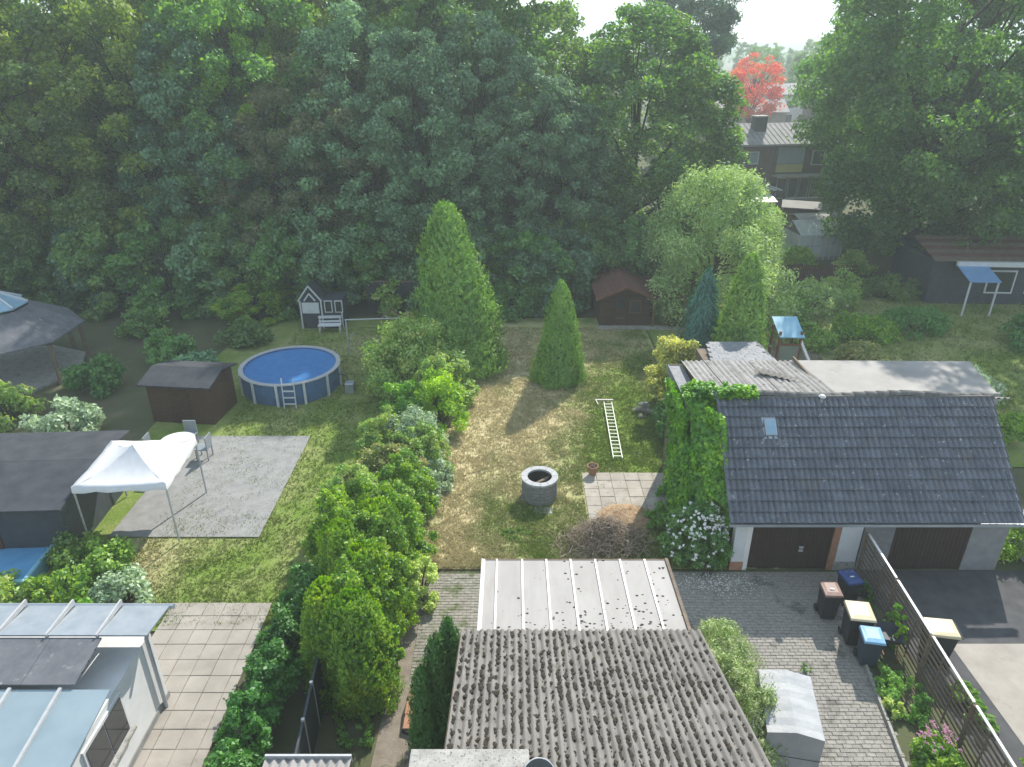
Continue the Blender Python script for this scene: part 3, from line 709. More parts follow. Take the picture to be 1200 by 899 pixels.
# ------------------------------------------------------------------ double garage with tiled roof
gy, ez0, ey0, ry, rz_ = 16.45, 1.95, 16.15, 18.88, 4.49
ga = thing('garage', 'white garage with dark tiled roof and brown up-and-over door by the paved drive', 'garage', (8.2, 17, 0))
G0 = (8.2, 17, 0)
def gr(o): return rel(o, G0)
gr(MB().box(6.40, gy, .30, 6.74, gy + .24, 1.95).build('front_wall', M['render_white'], ga))
gr(MB().box(9.42, gy, .30, 10.03, gy + .24, 1.95).build('front_wall', M['render_white'], ga))
gr(MB().box(6.38, gy - .012, 0, 6.76, gy + .25, .30).build('plinth', M['terracotta'], ga))
gr(MB().box(9.40, gy - .012, 0, 10.05, gy + .25, .30).build('plinth', M['concrete'], ga))
gr(MB().box(6.74, gy + .0, 1.86, 9.42, gy + .2, 1.96).build('lintel', M['door_brown'], ga))
gr(MB().box(9.22, gy - .01, 0, 9.42, gy + .2, 1.88).build('door_post', M['terracotta'], ga))
gr(MB().box(6.74, gy - .01, 0, 6.88, gy + .2, 1.88).build('door_post', M['batten'], ga))
gr(MB().box(6.42, gy + .24, 0, 6.66, 21.2, 2.15).build('side_wall', M['brick'], ga))
gr(MB().box(9.8, gy + .25, 0, 10.03, 21.2, 2.15).build('side_wall', M['brick'], ga))
gr(MB().box(6.42, 21.2, 0, 14.2, 21.36, 2.85).build('back_wall', M['brick'], ga))
# gable
b = MB(); b.add([(6.42, ey0 + .32, 1.95), (6.42, ry, rz_ - .12), (6.42, 21.35, 3.9), (6.42, 21.35, 1.95), (6.62, ey0 + .32, 1.95), (6.62, ry, rz_ - .12), (6.62, 21.35, 3.9), (6.62, 21.35, 1.95)],
                [(0, 1, 2, 3), (7, 6, 5, 4), (0, 4, 5, 1), (1, 5, 6, 2), (2, 6, 7, 3), (3, 7, 4, 0)]); gr(b.build('gable', M['brick'], ga))
# door
gd = MB().box(6.88, gy + .06, .02, 9.22, gy + .10, 1.88).build('garage_door', M['door_brown'], ga); gr(gd)
pme = MB().box(0, 0, 0, .105, .022, 1.82).data('door_board', M['door_brown'])
for i in range(21):
    inst('door_board', pme, gd, (6.89 + i * .111, gy + .04, .04))
for k in range(2):
    MB().box(8.32 + 0, gy + .0, .66 + k * .12, 8.44, gy + .04, .72 + k * .12).build('door_handle', M['alu'], gd)
# neighbour half
nb = thing('garage', 'right hand neighbouring garage with dark brown door under the shared tiled roof', 'garage', (12.2, 17, 0))
def nr_(o): return rel(o, (12.2, 17, 0))
nr_(MB().box(10.08, gy, 0, 10.95, gy + .22, 1.95).build('front_wall', M['well_stone'], nb))
nr_(MB().box(13.15, gy, 0, 14.2, gy + .22, 1.95).build('front_wall', M['grey_block'], nb))
nr_(MB().box(14.0, gy + .22, 0, 14.2, 21.2, 2.1).build('side_wall', M['grey_block'], nb))
nr_(MB().box(10.95, gy, 1.84, 13.15, gy + .2, 1.96).build('lintel', M['door_brown'], nb))
nd = nr_(MB().box(10.95, gy + .05, .02, 13.15, gy + .09, 1.84).build('garage_door', M['door_brown'], nb))
for i in range(19): inst('door_board', pme, nd, (10.97 + i * .115, gy + .03, .02), sc=(1, 1, .99))
# roof deck, tiles, ridge
Ls = math.hypot(ry - ey0, rz_ - ez0); sl = math.atan2(rz_ - ez0, ry - ey0)
b = MB(); b.slab([(6.15, ey0, ez0 - .05), (14.2, ey0, ez0 - .05), (14.2, ry, rz_ - .05), (6.15, ry, rz_ - .05)], .07); gr(b.build('roof_deck', M['wood_grey'], ga))
gr(MB().box(6.05, ey0 - .10, ez0 - .11, 14.25, ey0 - .03, ez0 - .03).build('gutter', M['zinc'], ga))
tw, tl = .328, Ls / 12
def tile_mesh():
    b = MB(); n = 12; v = []
    zz = lambda u: .07 * (math.sin(u * 2 * math.pi * 2 - .6) * .5 + .5) ** .8 + (.008 if u > .94 else 0)
    for j, (y, dz) in enumerate(((-.05, .072), (tl * .5, .038), (tl + .01, .004))):
        for i in range(n + 1): v.append((-tw / 2 - .004 + (tw + .002) * i / n, y, zz(i / n) + dz))
    m_ = len(v)
    f = [(j * (n + 1) + i, j * (n + 1) + i + 1, (j + 1) * (n + 1) + i + 1, (j + 1) * (n + 1) + i) for j in range(2) for i in range(n)]
    for i in range(n + 1): v.append((v[i][0], -.05, v[i][2] - .014))
    f += [(m_ + i, m_ + i + 1, i + 1, i) for i in range(n)]
    b.add(v, f); return b.data('roof_tile', M['rooftile'], False)
tme = tile_mesh()
for r in range(12):
    for c_ in range(25):
        x = 6.06 + tw * (c_ + .5); s_ = r * tl
        if r in (8, 9) and c_ == 4: continue
        inst('roof_tile', tme, ga, (x - G0[0] + rnd.uniform(-.003, .003), ey0 + s_ * math.cos(sl) - G0[1], ez0 + s_ * math.sin(sl) + rnd.uniform(-.004, .006)), (sl + rnd.uniform(-.012, .012), rnd.uniform(-.018, .018), rnd.uniform(-.016, .016)))
gr(MB().box(6.12, ry - .10, rz_ - .12, 14.2, ry + .14, rz_ + .06).build('ridge_sun_block', M['ridge'], ga))  # added bar, stops sun leaking in under the ridge tiles
prof = [(math.cos(a) * .13, math.sin(a) * .10) for a in [math.pi * k / 8 for k in range(9)]]
b = MB(); n = len(prof)
b.add([(0, y, z) for y, z in prof] + [(.36, y * .9, z * .88) for y, z in prof], [(i, i + 1, i + 1 + n, i + n) for i in range(n - 1)] + [tuple(range(n))[::-1]])
rme = b.data('ridge_tile', M['ridge'], True)
for i in range(24):
    x = 6.03 + i * .345
    inst('ridge_tile', rme, ga, (x - G0[0], ry + .03 - G0[1], rz_ + .035 + .045 * math.sin(i * .5) + rnd.uniform(-.008, .008)), (0, rnd.uniform(-.02, .02), rnd.uniform(-.03, .03)))
# roof window and vent pipe
cx = 6.06 + tw * 4.5; s_ = 8.2 * tl; px = (cx, ey0 + s_ * math.cos(sl), ez0 + s_ * math.sin(sl))
sk = thing('roof_window', 'small pale blue skylight with metal flashing set in the dark tiled roof', 'skylight', px)
sk.rotation_euler = (sl, 0, 0)
MB().box(-.23, -.16, .02, .25, .60, .065).build('flashing', M['zinc'], sk, bevel=.01)
MB().box(-.17, -.06, .065, .17, .44, .12).build('frame', M['zinc'], sk, bevel=.008)
MB().box(-.13, -.02, .12, .13, .40, .128).build('pane', M['glass_blue'], sk)
for dx in (-.15,):
    pass
cx2 = 9.15; s2_ = 11.2 * tl
vp = thing('vent_pipe', 'short pale capped vent pipe near the ridge of the dark tiled roof', 'vent pipe', (cx2, ey0 + s2_ * math.cos(sl), ez0 + s2_ * math.sin(sl)))
MB().lathe([(.055, -.03), (.055, .24)], n=14).build('pipe', M['corr_back'], vp, smooth=True)
MB().lathe([(.10, .24), (.105, .26), (.06, .31), (.001, .32)], n=16).build('cap', M['white'], vp)

# roofs behind the ridge
wk = thing('workshop', 'workshop behind the garage ridge with weathered pale corrugated roof', 'workshop', (7.8, 20.6, 0))
def wr(o): return rel(o, (7.8, 20.6, 0))
z_r, z_b = 4.44, 4.08; yb0, yb1 = 18.98, 22.35
wsl = math.atan2(z_b - z_r, yb1 - yb0)
pitch2 = .177; W2 = pitch2 * 5
me = corr_sheet(1.78, W2 + .02, pitch2, .055, 8, name='corrugated_sheet', m=M['corr_back'])
for r in range(2):
    for c_ in range(5):
        if c_ == 4: sx = .3
        y = yb0 + r * 1.64
        inst('corrugated_sheet', me, wk, (5.82 + c_ * W2 * .86 - 7.8 if 0 else 5.82 + c_ * .765 - 7.8, y - 20.6, z_r + (y - yb0) * math.tan(wsl) - .012 * r + .008 * (c_ % 2)), (wsl, 0, rnd.uniform(-.004, .004)))
wr(MB().box(6.0, 21.42, 0, 9.5, 22.2, 3.98).build('wall', M['brick'], wk))
wr(MB().box(5.95, 18.9, 1.9, 6.38, 22.2, 3.95).build('side_wall', M['wood_grey'], wk))
# broken loose sheet on top
lo = thing('loose_roof_sheet', 'broken grey corrugated sheet lying loose across the pale corrugated roof', 'roof sheet', (8.55, 20.6, 4.36))
lo.rotation_euler = (R(-6), R(3), R(-33))
me = corr_sheet(.42, 1.55, pitch2, .05, 8, name='loose_sheet', m=M['corr_old']); inst('loose_sheet', me, lo, (-.75, -.2, 0))
# older lichened board roof on the left edge
for i in range(7):
    y = 19.1 + i * .46
    wr(MB().box(5.40, y, 3.98 - i * .004, 5.87, y + .44, 4.02 - i * .01).build('lichened_board', M['lichen_roof'], wk))
wr(MB().box(5.40, 22.3, 3.7, 5.88, 22.34, 3.99).build('fascia', M['wood_grey'], wk))
wr(MB().box(5.36, 19.05, 3.72, 5.395, 22.3, 3.99).build('fascia', M['lichen_roof'], wk))
wr(MB().box(5.5, 19.1, 0, 5.62, 22.2, 3.9).build('board_wall', M['wood_grey'], wk))
wr(MB().box(9.60, 18.98, 4.16, 9.66, 22.3, 4.30).build('verge_board', M['wood_grey'], wk))
# blue-grey lichened lean-to behind
bl = thing('lean_to', 'lean-to shed with bluish lichened shingle roof behind the corrugated roof', 'shed', (8.6, 24.5, 0))
def br(o): return rel(o, (8.6, 24.5, 0))
br(MB().box(7.4, 22.4, 0, 9.9, 26.3, 2.9).build('wall', M['wood_grey'], bl))
sme = MB().box(-.12, 0, 0, .12, .34, .018).data('shingle', M['lichen_roof'])
br(MB().slab([(7.15, 22.3, 3.25), (10.0, 22.3, 3.25), (10.05, 26.7, 2.97), (7.9, 26.7, 2.97)], .06).build('roof_deck', M['felt'], bl))
for r in range(16):
    y = 22.35 + r * .27; xl = 7.15 + (y - 22.3) * .17
    k = 0; x = xl + .12 + (.12 if r % 2 else 0)
    while x < 10.0:
        if r > 5 and xl + .1 <= x <= 9.9:
            inst('shingle', sme, bl, (x - 8.6, y - 24.5, 3.25 - (y - 22.3) * .0636 + .012), (R(-3.6) + R(3) + rnd.uniform(-.02, .02), 0, rnd.uniform(-.03, .03)))
        x += .25
# flat pale roof at right
fl = thing('flat_roof_building', 'low outbuilding with pale flat roof behind the garages', 'outbuilding', (13.3, 22.8, 0))
def fr(o): return rel(o, (13.3, 22.8, 0))
fr(MB().prism([(9.75, 21.45), (16.4, 21.45), (17.0, 24.15), (10.35, 24.25)], 3.14, 3.3).build('roof', M['flat_roof'], fl, bevel=.01))
fr(MB().box(9.7, 21.38, 2.92, 16.45, 21.44, 3.34).build('fascia', M['flat_roof'], fl))
fr(MB().prism([(10.0, 21.6), (16.2, 21.6), (16.7, 24.0), (10.5, 24.1)], 0, 3.14).build('wall', M['render_white'], fl))
me = corr_sheet(2.55, .177 * 5 + .02, .177, .05, 8, name='corrugated_sheet', m=M['corr_back'])
for i in range(6): inst('corrugated_sheet', me, ga, (9.66 + i * .885 - 8.2 - .0, 19.0 - 17, 4.36 - .02), (R(-26), 0, 0))

# ------------------------------------------------------------------ climbing vine on the gable
def boxleaves(name, faces, n, L, W, seed, m, depth=.22):
    """leaves over slanted patches: faces = (origin, u, v, normal, weight)"""
    rs = np.random.RandomState(seed); out = []
    tot = sum(f[4] for f in faces)
    for o_, u, v, nn, w in faces:
        k = int(n * w / tot); o_, u, v, nn = map(np.array, (o_, u, v, nn)); a = rs.rand(k, 1); b = rs.rand(k, 1)
        bump_ = np.array([fbm(a * 5 + seed, b * 5, 1.3, seed)]).reshape(-1, 1)
        p = o_ + a * u + b * v + nn * (depth * (bump_ * 1.6 - .3) + rs.normal(size=(k, 1)) * .05)
        N_ = unit(nn + rs.normal(size=(k, 3)) * .55 + np.array([0, 0, .25])); s_ = .6 + .8 * rs.rand(k)
        out.append(leaves(p, N_, L * s_, W * s_, rs, np.array([0, 0, -1.]) + rs.normal(size=(k, 3)) * .5))
    return quad_mesh(name, np.concatenate(out), m)
vn = thing('climbing_vine', 'bright green climbing vine covering the gable wall beside the dark tiled roof', 'climbing plant', (5.9, 18.5, 0))
F = []
F.append(((-.5, -1.0, 0.1), (0, 3.3, 0), (0, 0, 3.1), (-1, 0, .1), 10))                    # west face, lower
F.append(((-.55, .3, 3.0), (0, 2.6, 0), (0, 0, .95), (-1, 0, .1), 4))
F.append(((-.5, -.2, 3.0), (.9, 0, 0), (0, .8, 1.4), (0, -.7, .6), 4))
F.append(((-.5, -1.0, .1), (.9, -1.0, 0), (0, .5, 2.0), (-.4, -.8, .5), 5))                   # front face
F.append(((-.5, -.9, 2.1), (.8, -.9, -.1), (0, 1.5, 2.1), (-.3, -.68, .73), 9))             # slope beside the verge
F.append(((-.5, .35, 4.35), (.75, 0, 0), (0, .7, .1), (0, 0, 1), 3))
F.append(((-.4, -1.3, 1.5), (.45, -.4, 0), (0, 1.9, 2.3), (-.6, -.5, .6), 5))
F.append(((-.1, -.9, 2.6), (.4, .3, 0), (0, 1.8, 1.7), (-.3, -.5, .8), 3))
F.append(((-.55, .6, 3.95), (.7, 0, 0), (0, 1.2, .05), (0, -.2, 1), 3))
F.append(((.2, .2, 4.48), (1.15, 0, 0), (0, .45, .05), (0, -.2, 1), 3.2))                     # creeping along the ridge
inst('foliage', boxleaves('vine_foliage', F, 24000, .13, .10, 7, LM['vine'], .26), vn)
b = MB()
for k in range(6):
    b.tube([(-.2 + .06 * k, -.6 + k * .4, 0), (-.25, -.6 + k * .4, 1.2), (-.15, -.5 + k * .4, 2.4)], [.03, .02, .012], 5)
b.build('stem', M['bark'], vn)

# ------------------------------------------------------------------ fence between the drives
fe = thing('slatted_fence', 'weathered slatted timber fence with pale top rail between the two drives', 'fence', (9.9, 13, 0))
fa, fb = Vector((10.10, 16.3, 0)), Vector((9.62, 8.6, 0)); fd = (fb - fa); FL = fd.length; fu = fd.normalized()
nb_ = 4
for k in range(nb_ + 1):
    p = fa + fu * FL * k / nb_ - Vector((9.9, 13, 0))
    MB().box(p.x - .04, p.y - .04, 0, p.x + .04, p.y + .04, 1.44).build('post', M['wood_grey'], fe)
for k in range(nb_):
    a = fa + fu * (FL * k / nb_ + .05) - Vector((9.9, 13, 0)); c_ = fa + fu * (FL * (k + 1) / nb_ - .05) - Vector((9.9, 13, 0))
    for j in range(17):
        z = .10 + j * .078; off = Vector((.018 * (1 if j % 2 else -1), 0, rnd.uniform(-.006, .006)))
        MB().bar(a + Vector((0, 0, z)) + off, c_ + Vector((0, 0, z)) + off, .012, .045).build('slat', M['wood_grey'], fe)
    for q in (.33, .66):
        m_ = a.lerp(c_, q); MB().bar(m_ + Vector((-.035, 0, .05)), m_ + Vector((-.035, 0, 1.42)), .03, .03).build('batten', M['wood_grey'], fe)
    MB().bar(a + Vector((0, 0, 1.46)), c_ + Vector((0, 0, 1.46)), .055, .03).build('top_rail', M['batten'], fe)

# ------------------------------------------------------------------ wheelie bins
def wheelie_bin(label, x, y, rz, w, d, h, body, lid, loc_label=None, cap=None):
    t = thing('wheelie_bin', label, 'bin', (x, y, 0), rz, 'wheelie bins by the fence')
    b = MB(); k = .82
    b.add([(-w / 2 * k, -d / 2 * k, .05), (w / 2 * k, -d / 2 * k, .05), (w / 2 * k, d / 2 * k - .02, .05), (-w / 2 * k, d / 2 * k - .02, .05),
           (-w / 2, -d / 2, h - .1), (w / 2, -d / 2, h - .1), (w / 2, d / 2, h - .1), (-w / 2, d / 2, h - .1)],
          [(0, 3, 2, 1), (4, 5, 6, 7), (0, 1, 5, 4), (1, 2, 6, 5), (2, 3, 7, 6), (3, 0, 4, 7)])
    b.box(-w / 2 - .02, -d / 2 - .02, h - .13, w / 2 + .02, d / 2 + .02, h - .10)
    b.build('body', body, t, bevel=.015)
    l = MB(); l.add([(-w / 2 - .025, -d / 2 - .04, h - .098), (w / 2 + .025, -d / 2 - .04, h - .098), (w / 2 + .025, d / 2 + .03, h - .098), (-w / 2 - .025, d / 2 + .03, h - .098),
                     (-w / 2 - .01, -d / 2 - .02, h - .045), (w / 2 + .01, -d / 2 - .02, h - .045), (w / 2 + .01, d / 2 + .02, h - .02), (-w / 2 - .01, d / 2 + .02, h - .02),
                     (-w * .32, -d * .30, h - .02), (w * .32, -d * .30, h - .02), (w * .32, d * .36, h), (-w * .32, d * .36, h)],
                    [(0, 1, 5, 4), (1, 2, 6, 5), (2, 3, 7, 6), (3, 0, 4, 7), (4, 5, 9, 8), (5, 6, 10, 9), (6, 7, 11, 10), (7, 4, 8, 11), (8, 9, 10, 11), (0, 3, 2, 1)])
    l.build('lid', lid, t, bevel=.01)
    MB().tube([(-w / 2, d / 2 + .08, h - .08), (w / 2, d / 2 + .08, h - .08)], .016, 8).build('handle', body, t)
    for s_ in (-1, 1):
        o = MB().lathe([(.04, -.025), (.10, -.025), (.10, .025), (.04, .025)], n=18).build('wheel', M['tyre'], t); o.rotation_euler = (0, R(90), 0); o.location = (s_ * (w / 2 * k + .02), d / 2 * k - .02, .10)
    if cap: MB().box(-.06, -d * .15, h - .002, .05, -d * .05, h + .004).build('sticker', cap, t)
    return t
wheelie_bin('anthracite wheelie bin with brown lid standing alone in the garage shadow', 8.48, 14.62, R(-4), .44, .50, .96, M['bin_grey'], M['lid_brown'], cap=M['white'])
wheelie_bin('wheelie bin with dark blue lid nearest the white garage pier', 9.22, 15.12, R(10), .44, .48, .94, M['bin_grey'], M['lid_blue'], cap=M['white'])
wheelie_bin('large wheelie bin with sunlit cream yellow lid', 8.83, 13.72, R(-8), .58, .60, 1.05, M['bin_grey'], M['lid_yellow'])
wheelie_bin('wheelie bin with light blue lid in front of the yellow lidded one', 8.85, 13.02, R(-10), .46, .48, .94, M['bin_bluebody'], M['lid_lightblue'])
t = wheelie_bin('wheelie bin with cream lid on the far side of the slatted fence', 10.55, 13.1, R(-100), .58, .62, 1.1, M['bin_grey'], M['lid_yellow'])
# wheelbarrow tipped up beside the bins
wb_ = thing('wheelbarrow', 'old dark wheelbarrow tipped up against the fence behind the bins', 'wheelbarrow', (9.45, 13.3, 0), R(-15))
b = MB(); b.add([(-.28, -.35, .74), (.28, -.35, .74), (.30, .42, .66), (-.30, .42, .66), (-.17, -.2, .50), (.17, -.2, .50), (.2, .25, .48), (-.2, .25, .48)],
                [(4, 5, 1, 0), (5, 6, 2, 1), (6, 7, 3, 2), (7, 4, 0, 3), (4, 7, 6, 5)])
o = b.build('tray', M['anthracite'], wb_); sm = o.modifiers.new('thick', 'SOLIDIFY'); sm.thickness = .015
b = MB()
for s_ in (-1, 1): b.tube([(s_ * .2, .45, .25), (s_ * .22, 0, .44), (s_ * .26, -.75, .62)], .016, 7); b.tube([(s_ * .2, -.15, .45), (s_ * .22, -.3, 0)], .015, 6)
b.build('frame', M['rust'], wb_)
o = MB().lathe([(.12, -.035), (.2, -.035), (.21, 0), (.2, .035), (.12, .035), (.12, -.035)], n=22, close=False).build('tyre', M['tyre'], wb_); o.rotation_euler = (0, R(90), 0); o.location = (0, .6, .21)
o = MB().lathe([(.02, -.03), (.12, -.02), (.12, .02), (.02, .03)], n=18).build('rim', M['rust'], wb_); o.rotation_euler = (0, R(90), 0); o.location = (0, .6, .21)

# ------------------------------------------------------------------ tarpaulin trailer
tr = thing('trailer', 'small box trailer under a grey white tarpaulin with red brown boards', 'trailer', (5.78, 10.42, 0), R(-11))
w, l_ = .545, .80
xsn = [-w, -w * .5, 0, w * .5, w]; b = MB(); ny = 9; v = []
rr = random.Random(3)
for j in range(ny + 1):
    y = -l_ + 2 * l_ * j / ny; sag = -.010 * (1 - abs(math.cos(j * math.pi * .5))) if 0 < j < ny else 0
    for i, x in enumerate(xsn):
        z = 1.60 + .11 * (1 - abs(x) / w) + (sag if j % 2 else .0) + rr.uniform(-.006, .006)
        v.append((x, y, z))
nv = 5
f = [(j * nv + i, j * nv + i + 1, (j + 1) * nv + i + 1, (j + 1) * nv + i) for j in range(ny) for i in range(nv - 1)]
# sides with slight billows
base = len(v)
for j in range(ny + 1):
    y = -l_ + 2 * l_ * j / ny
    v.append((-w - .012 * (j % 2), y, 1.1)); v.append((-w, y, .62)); v.append((w + .012 * (j % 2), y, 1.1)); v.append((w, y, .62))
for j in range(ny):
    a = base + j * 4; c_ = base + (j + 1) * 4
    f += [(j * nv, (j + 1) * nv, c_, a), (a, c_, c_ + 1, a + 1), (j * nv + 4, a + 2, c_ + 2, (j + 1) * nv + 4), (a + 2, a + 3, c_ + 3, c_ + 2)]
for j, s_ in ((0, 1), (ny, -1)):
    a = base + j * 4
    q = [(a, j * nv, j * nv + 1, j * nv + 2, j * nv + 3, j * nv + 4, a + 2), (a + 1, a, a + 2, a + 3)]
    f += [t_ if s_ > 0 else t_[::-1] for t_ in q]
b.add(v, f); b.build('tarpaulin', M['tarp'], tr)
MB().tube([(-w - .012, -l_ - .01, 1.0), (w + .012, -l_ - .01, 1.0)], .006, 5).build('cord', M['black'], tr)
MB().box(-w + .015, -l_ + .02, .36, w - .015, l_ - .02, .64).build('box_body', M['trailer_board'], tr)
MB().box(-w - .005, -l_ - .005, .30, w + .005, l_ + .005, .36).build('frame', M['alu'], tr)
MB().box(-w + .01, -l_ - .012, .40, w - .01, -l_ + .012, .60).build('tailboard', M['trailer_board'], tr)
for s_ in (-1, 1):
    MB().box(s_ * .40 - .09, -l_ - .05, .22, s_ * .40 + .09, -l_ - .012, .29).build('tail_light', M['lid_brown'], tr, bevel=.008)
    wh = MB().lathe([(.14, -.07), (.25, -.07), (.265, 0), (.25, .07), (.14, .07)], n=24).build('wheel', M['tyre'], tr); wh.rotation_euler = (0, R(90), 0); wh.location = (s_ * (w + .09), 0, .265)
    rm = MB().lathe([(.001, -.055), (.14, -.06), (.14, .06), (.001, .055)], n=18).build('rim', M['alu'], wh)
    MB().box(s_ * (w + .09) - .1, -.33, .55, s_ * (w + .09) + .1, .33, .58).build('mudguard', M['black'], tr)
MB().box(-.22, -l_ - .03, .42, .22, -l_ - .014, .53).build('number_plate', M['white'], tr)
b = MB(); b.bar((-.3, l_, .32), (0, l_ + .75, .36), .05, .06); b.bar((.3, l_, .32), (0, l_ + .75, .36), .05, .06); b.build('drawbar', M['alu'], tr)
MB().tube([(0, l_ + .7, 0), (0, l_ + .7, .5)], .022, 8).build('jockey_leg', M['alu'], tr)

# ------------------------------------------------------------------ garden: well, pot, ladder
we = thing('well_ring', 'round grey block well with pale coping on the lawn, planks across it', 'well', (.93, 20.15, 0))
ro, ri, hh = .60, .43, .86
MB().lathe([(ro - .03, 0), (ro - .03, hh - .08), (ri, hh - .08), (ri, .08), (.001, .08)], n=32, close=False).build('core', M['moss'], we)
for r in range(6):
    z = .01 + r * .13
    for k in range(14):
        a0 = 2 * math.pi * (k + (.5 if r % 2 else 0)) / 14 + .01; a1 = a0 + 2 * math.pi / 14 - .02
        if math.sin((a0 + a1) / 2) > .75: pass
        n = 3; pts = [(ro * math.cos(a0 + (a1 - a0) * i / n), ro * math.sin(a0 + (a1 - a0) * i / n)) for i in range(n + 1)] + [((ro - .07) * math.cos(a1 - (a1 - a0) * i / n), (ro - .07) * math.sin(a1 - (a1 - a0) * i / n)) for i in range(n + 1)]
        MB().prism(pts, z, z + .112).build('block', M['well_stone'], we)
n = 12
for k in range(n):
    a0 = 2 * math.pi * k / n + .006; a1 = 2 * math.pi * (k + 1) / n - .006; q = 4
    pts = [((ro + .025) * math.cos(a0 + (a1 - a0) * i / q), (ro + .025) * math.sin(a0 + (a1 - a0) * i / q)) for i in range(q + 1)] + [((ri - .02) * math.cos(a1 - (a1 - a0) * i / q), (ri - .02) * math.sin(a1 - (a1 - a0) * i / q)) for i in range(q + 1)]
    MB().prism(pts, hh - .075, hh + rnd.uniform(-.003, .003)).build('coping_stone', M['well_ring'], we, bevel=.006)
for k, (dx, z, rz) in enumerate(((-.06, .60, .55), (.07, .62, .62))):
    o = MB().box(-.40, -.04, 0, .40, .04, .03).build('plank', M['wood_grey'], we); o.location = (dx, .02 + .1 * (k - .5), z); o.rotation_euler = (0, R(-5), rz)
stone = tag(MB().prism([(-.32, -.16), (.30, -.20), (.33, .14), (-.28, .17)], 0, .05).build('stone_slab', M['concrete'], loc=(1.02, 19.35, .0), bevel=.01), 'pale flat stone slab lying on the lawn in front of the round well', 'stone')
po = thing('flower_pot', 'terracotta flower pot with withered plant at the terrace corner', 'flower pot', (2.88, 21.5, .055))
MB().lathe([(.001, .02), (.12, .0), (.175, .30), (.195, .30), (.20, .36), (.175, .36), (.165, .30), (.001, .30)], n=26, close=False).build('pot', M['terracotta'], po, smooth=False)
MB().lathe([(.001, .315), (.165, .305)], n=20, close=False).build('soil', M['pot_soil'], po)
b = MB()
for k in range(26):
    a = k * 2.4; b.tube([(0, 0, .3), (.07 * math.cos(a), .07 * math.sin(a), .37), (.13 * math.cos(a), .13 * math.sin(a), .37 + .05 * math.sin(k))], .004, 4)
b.build('dry_stems', M['twig'], po)
la = thing('ladder', 'pale aluminium ladder lying flat on the lawn', 'ladder', (4.0, 24.7, .09), R(-2.2))
for s_ in (-1, 1): MB().box(s_ * .165 - .016, -2.25, 0, s_ * .165 + .016, 2.25, .075).build('rail', M['ladder'], la)
for k in range(16): MB().box(-.149, -2.1 + k * .28 - .02, .02, .149, -2.1 + k * .28 + .02, .055).build('rung', M['ladder'], la)
MB().bar((-.52, 2.5, .03), (.25, 2.52, .03), .05, .05).build('stabiliser_bar', M['alu'], la)
MB().bar((-.42, 2.1, .03), (-.5, 2.52, .03), .03, .03).build('stay', M['ladder'], la)
sc_ = thing('plank_scrap', 'small pale board scrap on the shaded grass behind the ladder', 'board', (5.6, 27.0, .07), R(15)); MB().box(-.2, -.06, 0, .2, .06, .02).build('board', M['white'], sc_)

# ------------------------------------------------------------------ garden shed at the far end of the lawn
sh = thing('garden_shed', 'dark brown timber garden shed with red brown shingle roof and open porch', 'shed', (6.5, 37.4, 0))
x0, x1, ys, yb = 4.75, 7.45, 36.3, 39.4; S0 = (6.5, 37.4, 0)
def sr(o): return rel(o, S0)
ev, ap, axx = 1.75, 2.35, 6.1
sr(MB().box(x0, ys + .03, 0, x1, yb, ev).build('wall', M['wood_dark'], sh))
sr(MB().add([(x0, ys + .04, ev), (x1, ys + .04, ev), (axx, ys + .04, ap - .04), (x0, yb, ev), (x1, yb, ev), (axx, yb, ap - .04)], [(0, 1, 2), (5, 4, 3), (0, 2, 5, 3), (1, 4, 5, 2)]).build('gable', M['wood_dark'], sh))
for k in range(13):
    z = .05 + k * .132
    for xa, xb in ((x0, 5.55), (6.2, 6.35), (6.95, x1)) if 4 < k < 11 else ((x0, 5.55), (6.2, x1)):
        sr(MB().box(xa, ys - .0, z, xb, ys + .03, z + .12).build('log_board', M['wood_dark'], sh))
dr = sr(MB().box(5.57, ys - .01, .05, 6.18, ys + .03, 1.70).build('door', M['wood_dark'], sh))
MB().box(5.63, ys - .03, 1.05, 6.12, ys - .012, 1.6).build('door_pane', M['glass_dark'], dr)
MB().box(5.66, ys - .03, .45, 6.1, ys - .012, .50).build('kick_bar', M['wood_grey'], dr)
wi = sr(MB().box(6.33, ys - .02, .75, 6.97, ys + .035, 1.5).build('window', M['wood_red'], sh)); MB().box(6.39, ys - .035, .81, 6.91, ys - .018, 1.44).build('pane', M['glass_dark'], wi)
for sgn, xa in ((-1, x0 - .3), (1, x1 + .25)):
    zl = ap - abs(xa - axx) * (ap - ev) / (axx - x0) * .95
    n = 6
    for j in range(n):
        a = j / n; b_ = (j + 1.12) / n if j < n - 1 else 1
        p0 = (axx + (xa - axx) * a, ap + (zl - ap) * a + .05 - .0); p1 = (axx + (xa - axx) * b_, ap + (zl - ap) * b_ + .05)
        q = [(p0[0], ys - .45, p0[1] + .0), (p0[0], yb + .2, p0[1]), (p1[0], yb + .2, p1[1] + .03), (p1[0], ys - .45, p1[1] + .03)]
        if sgn > 0: q = q[::-1]
        sr(MB().slab(q[::1], .035).build('shingle_strip', M['shingle_red'], sh))
    sr(MB().bar((axx, ys - .46, ap + .0), (xa, ys - .46, zl), .03, .12).build('bargeboard', M['wood_red'], sh))
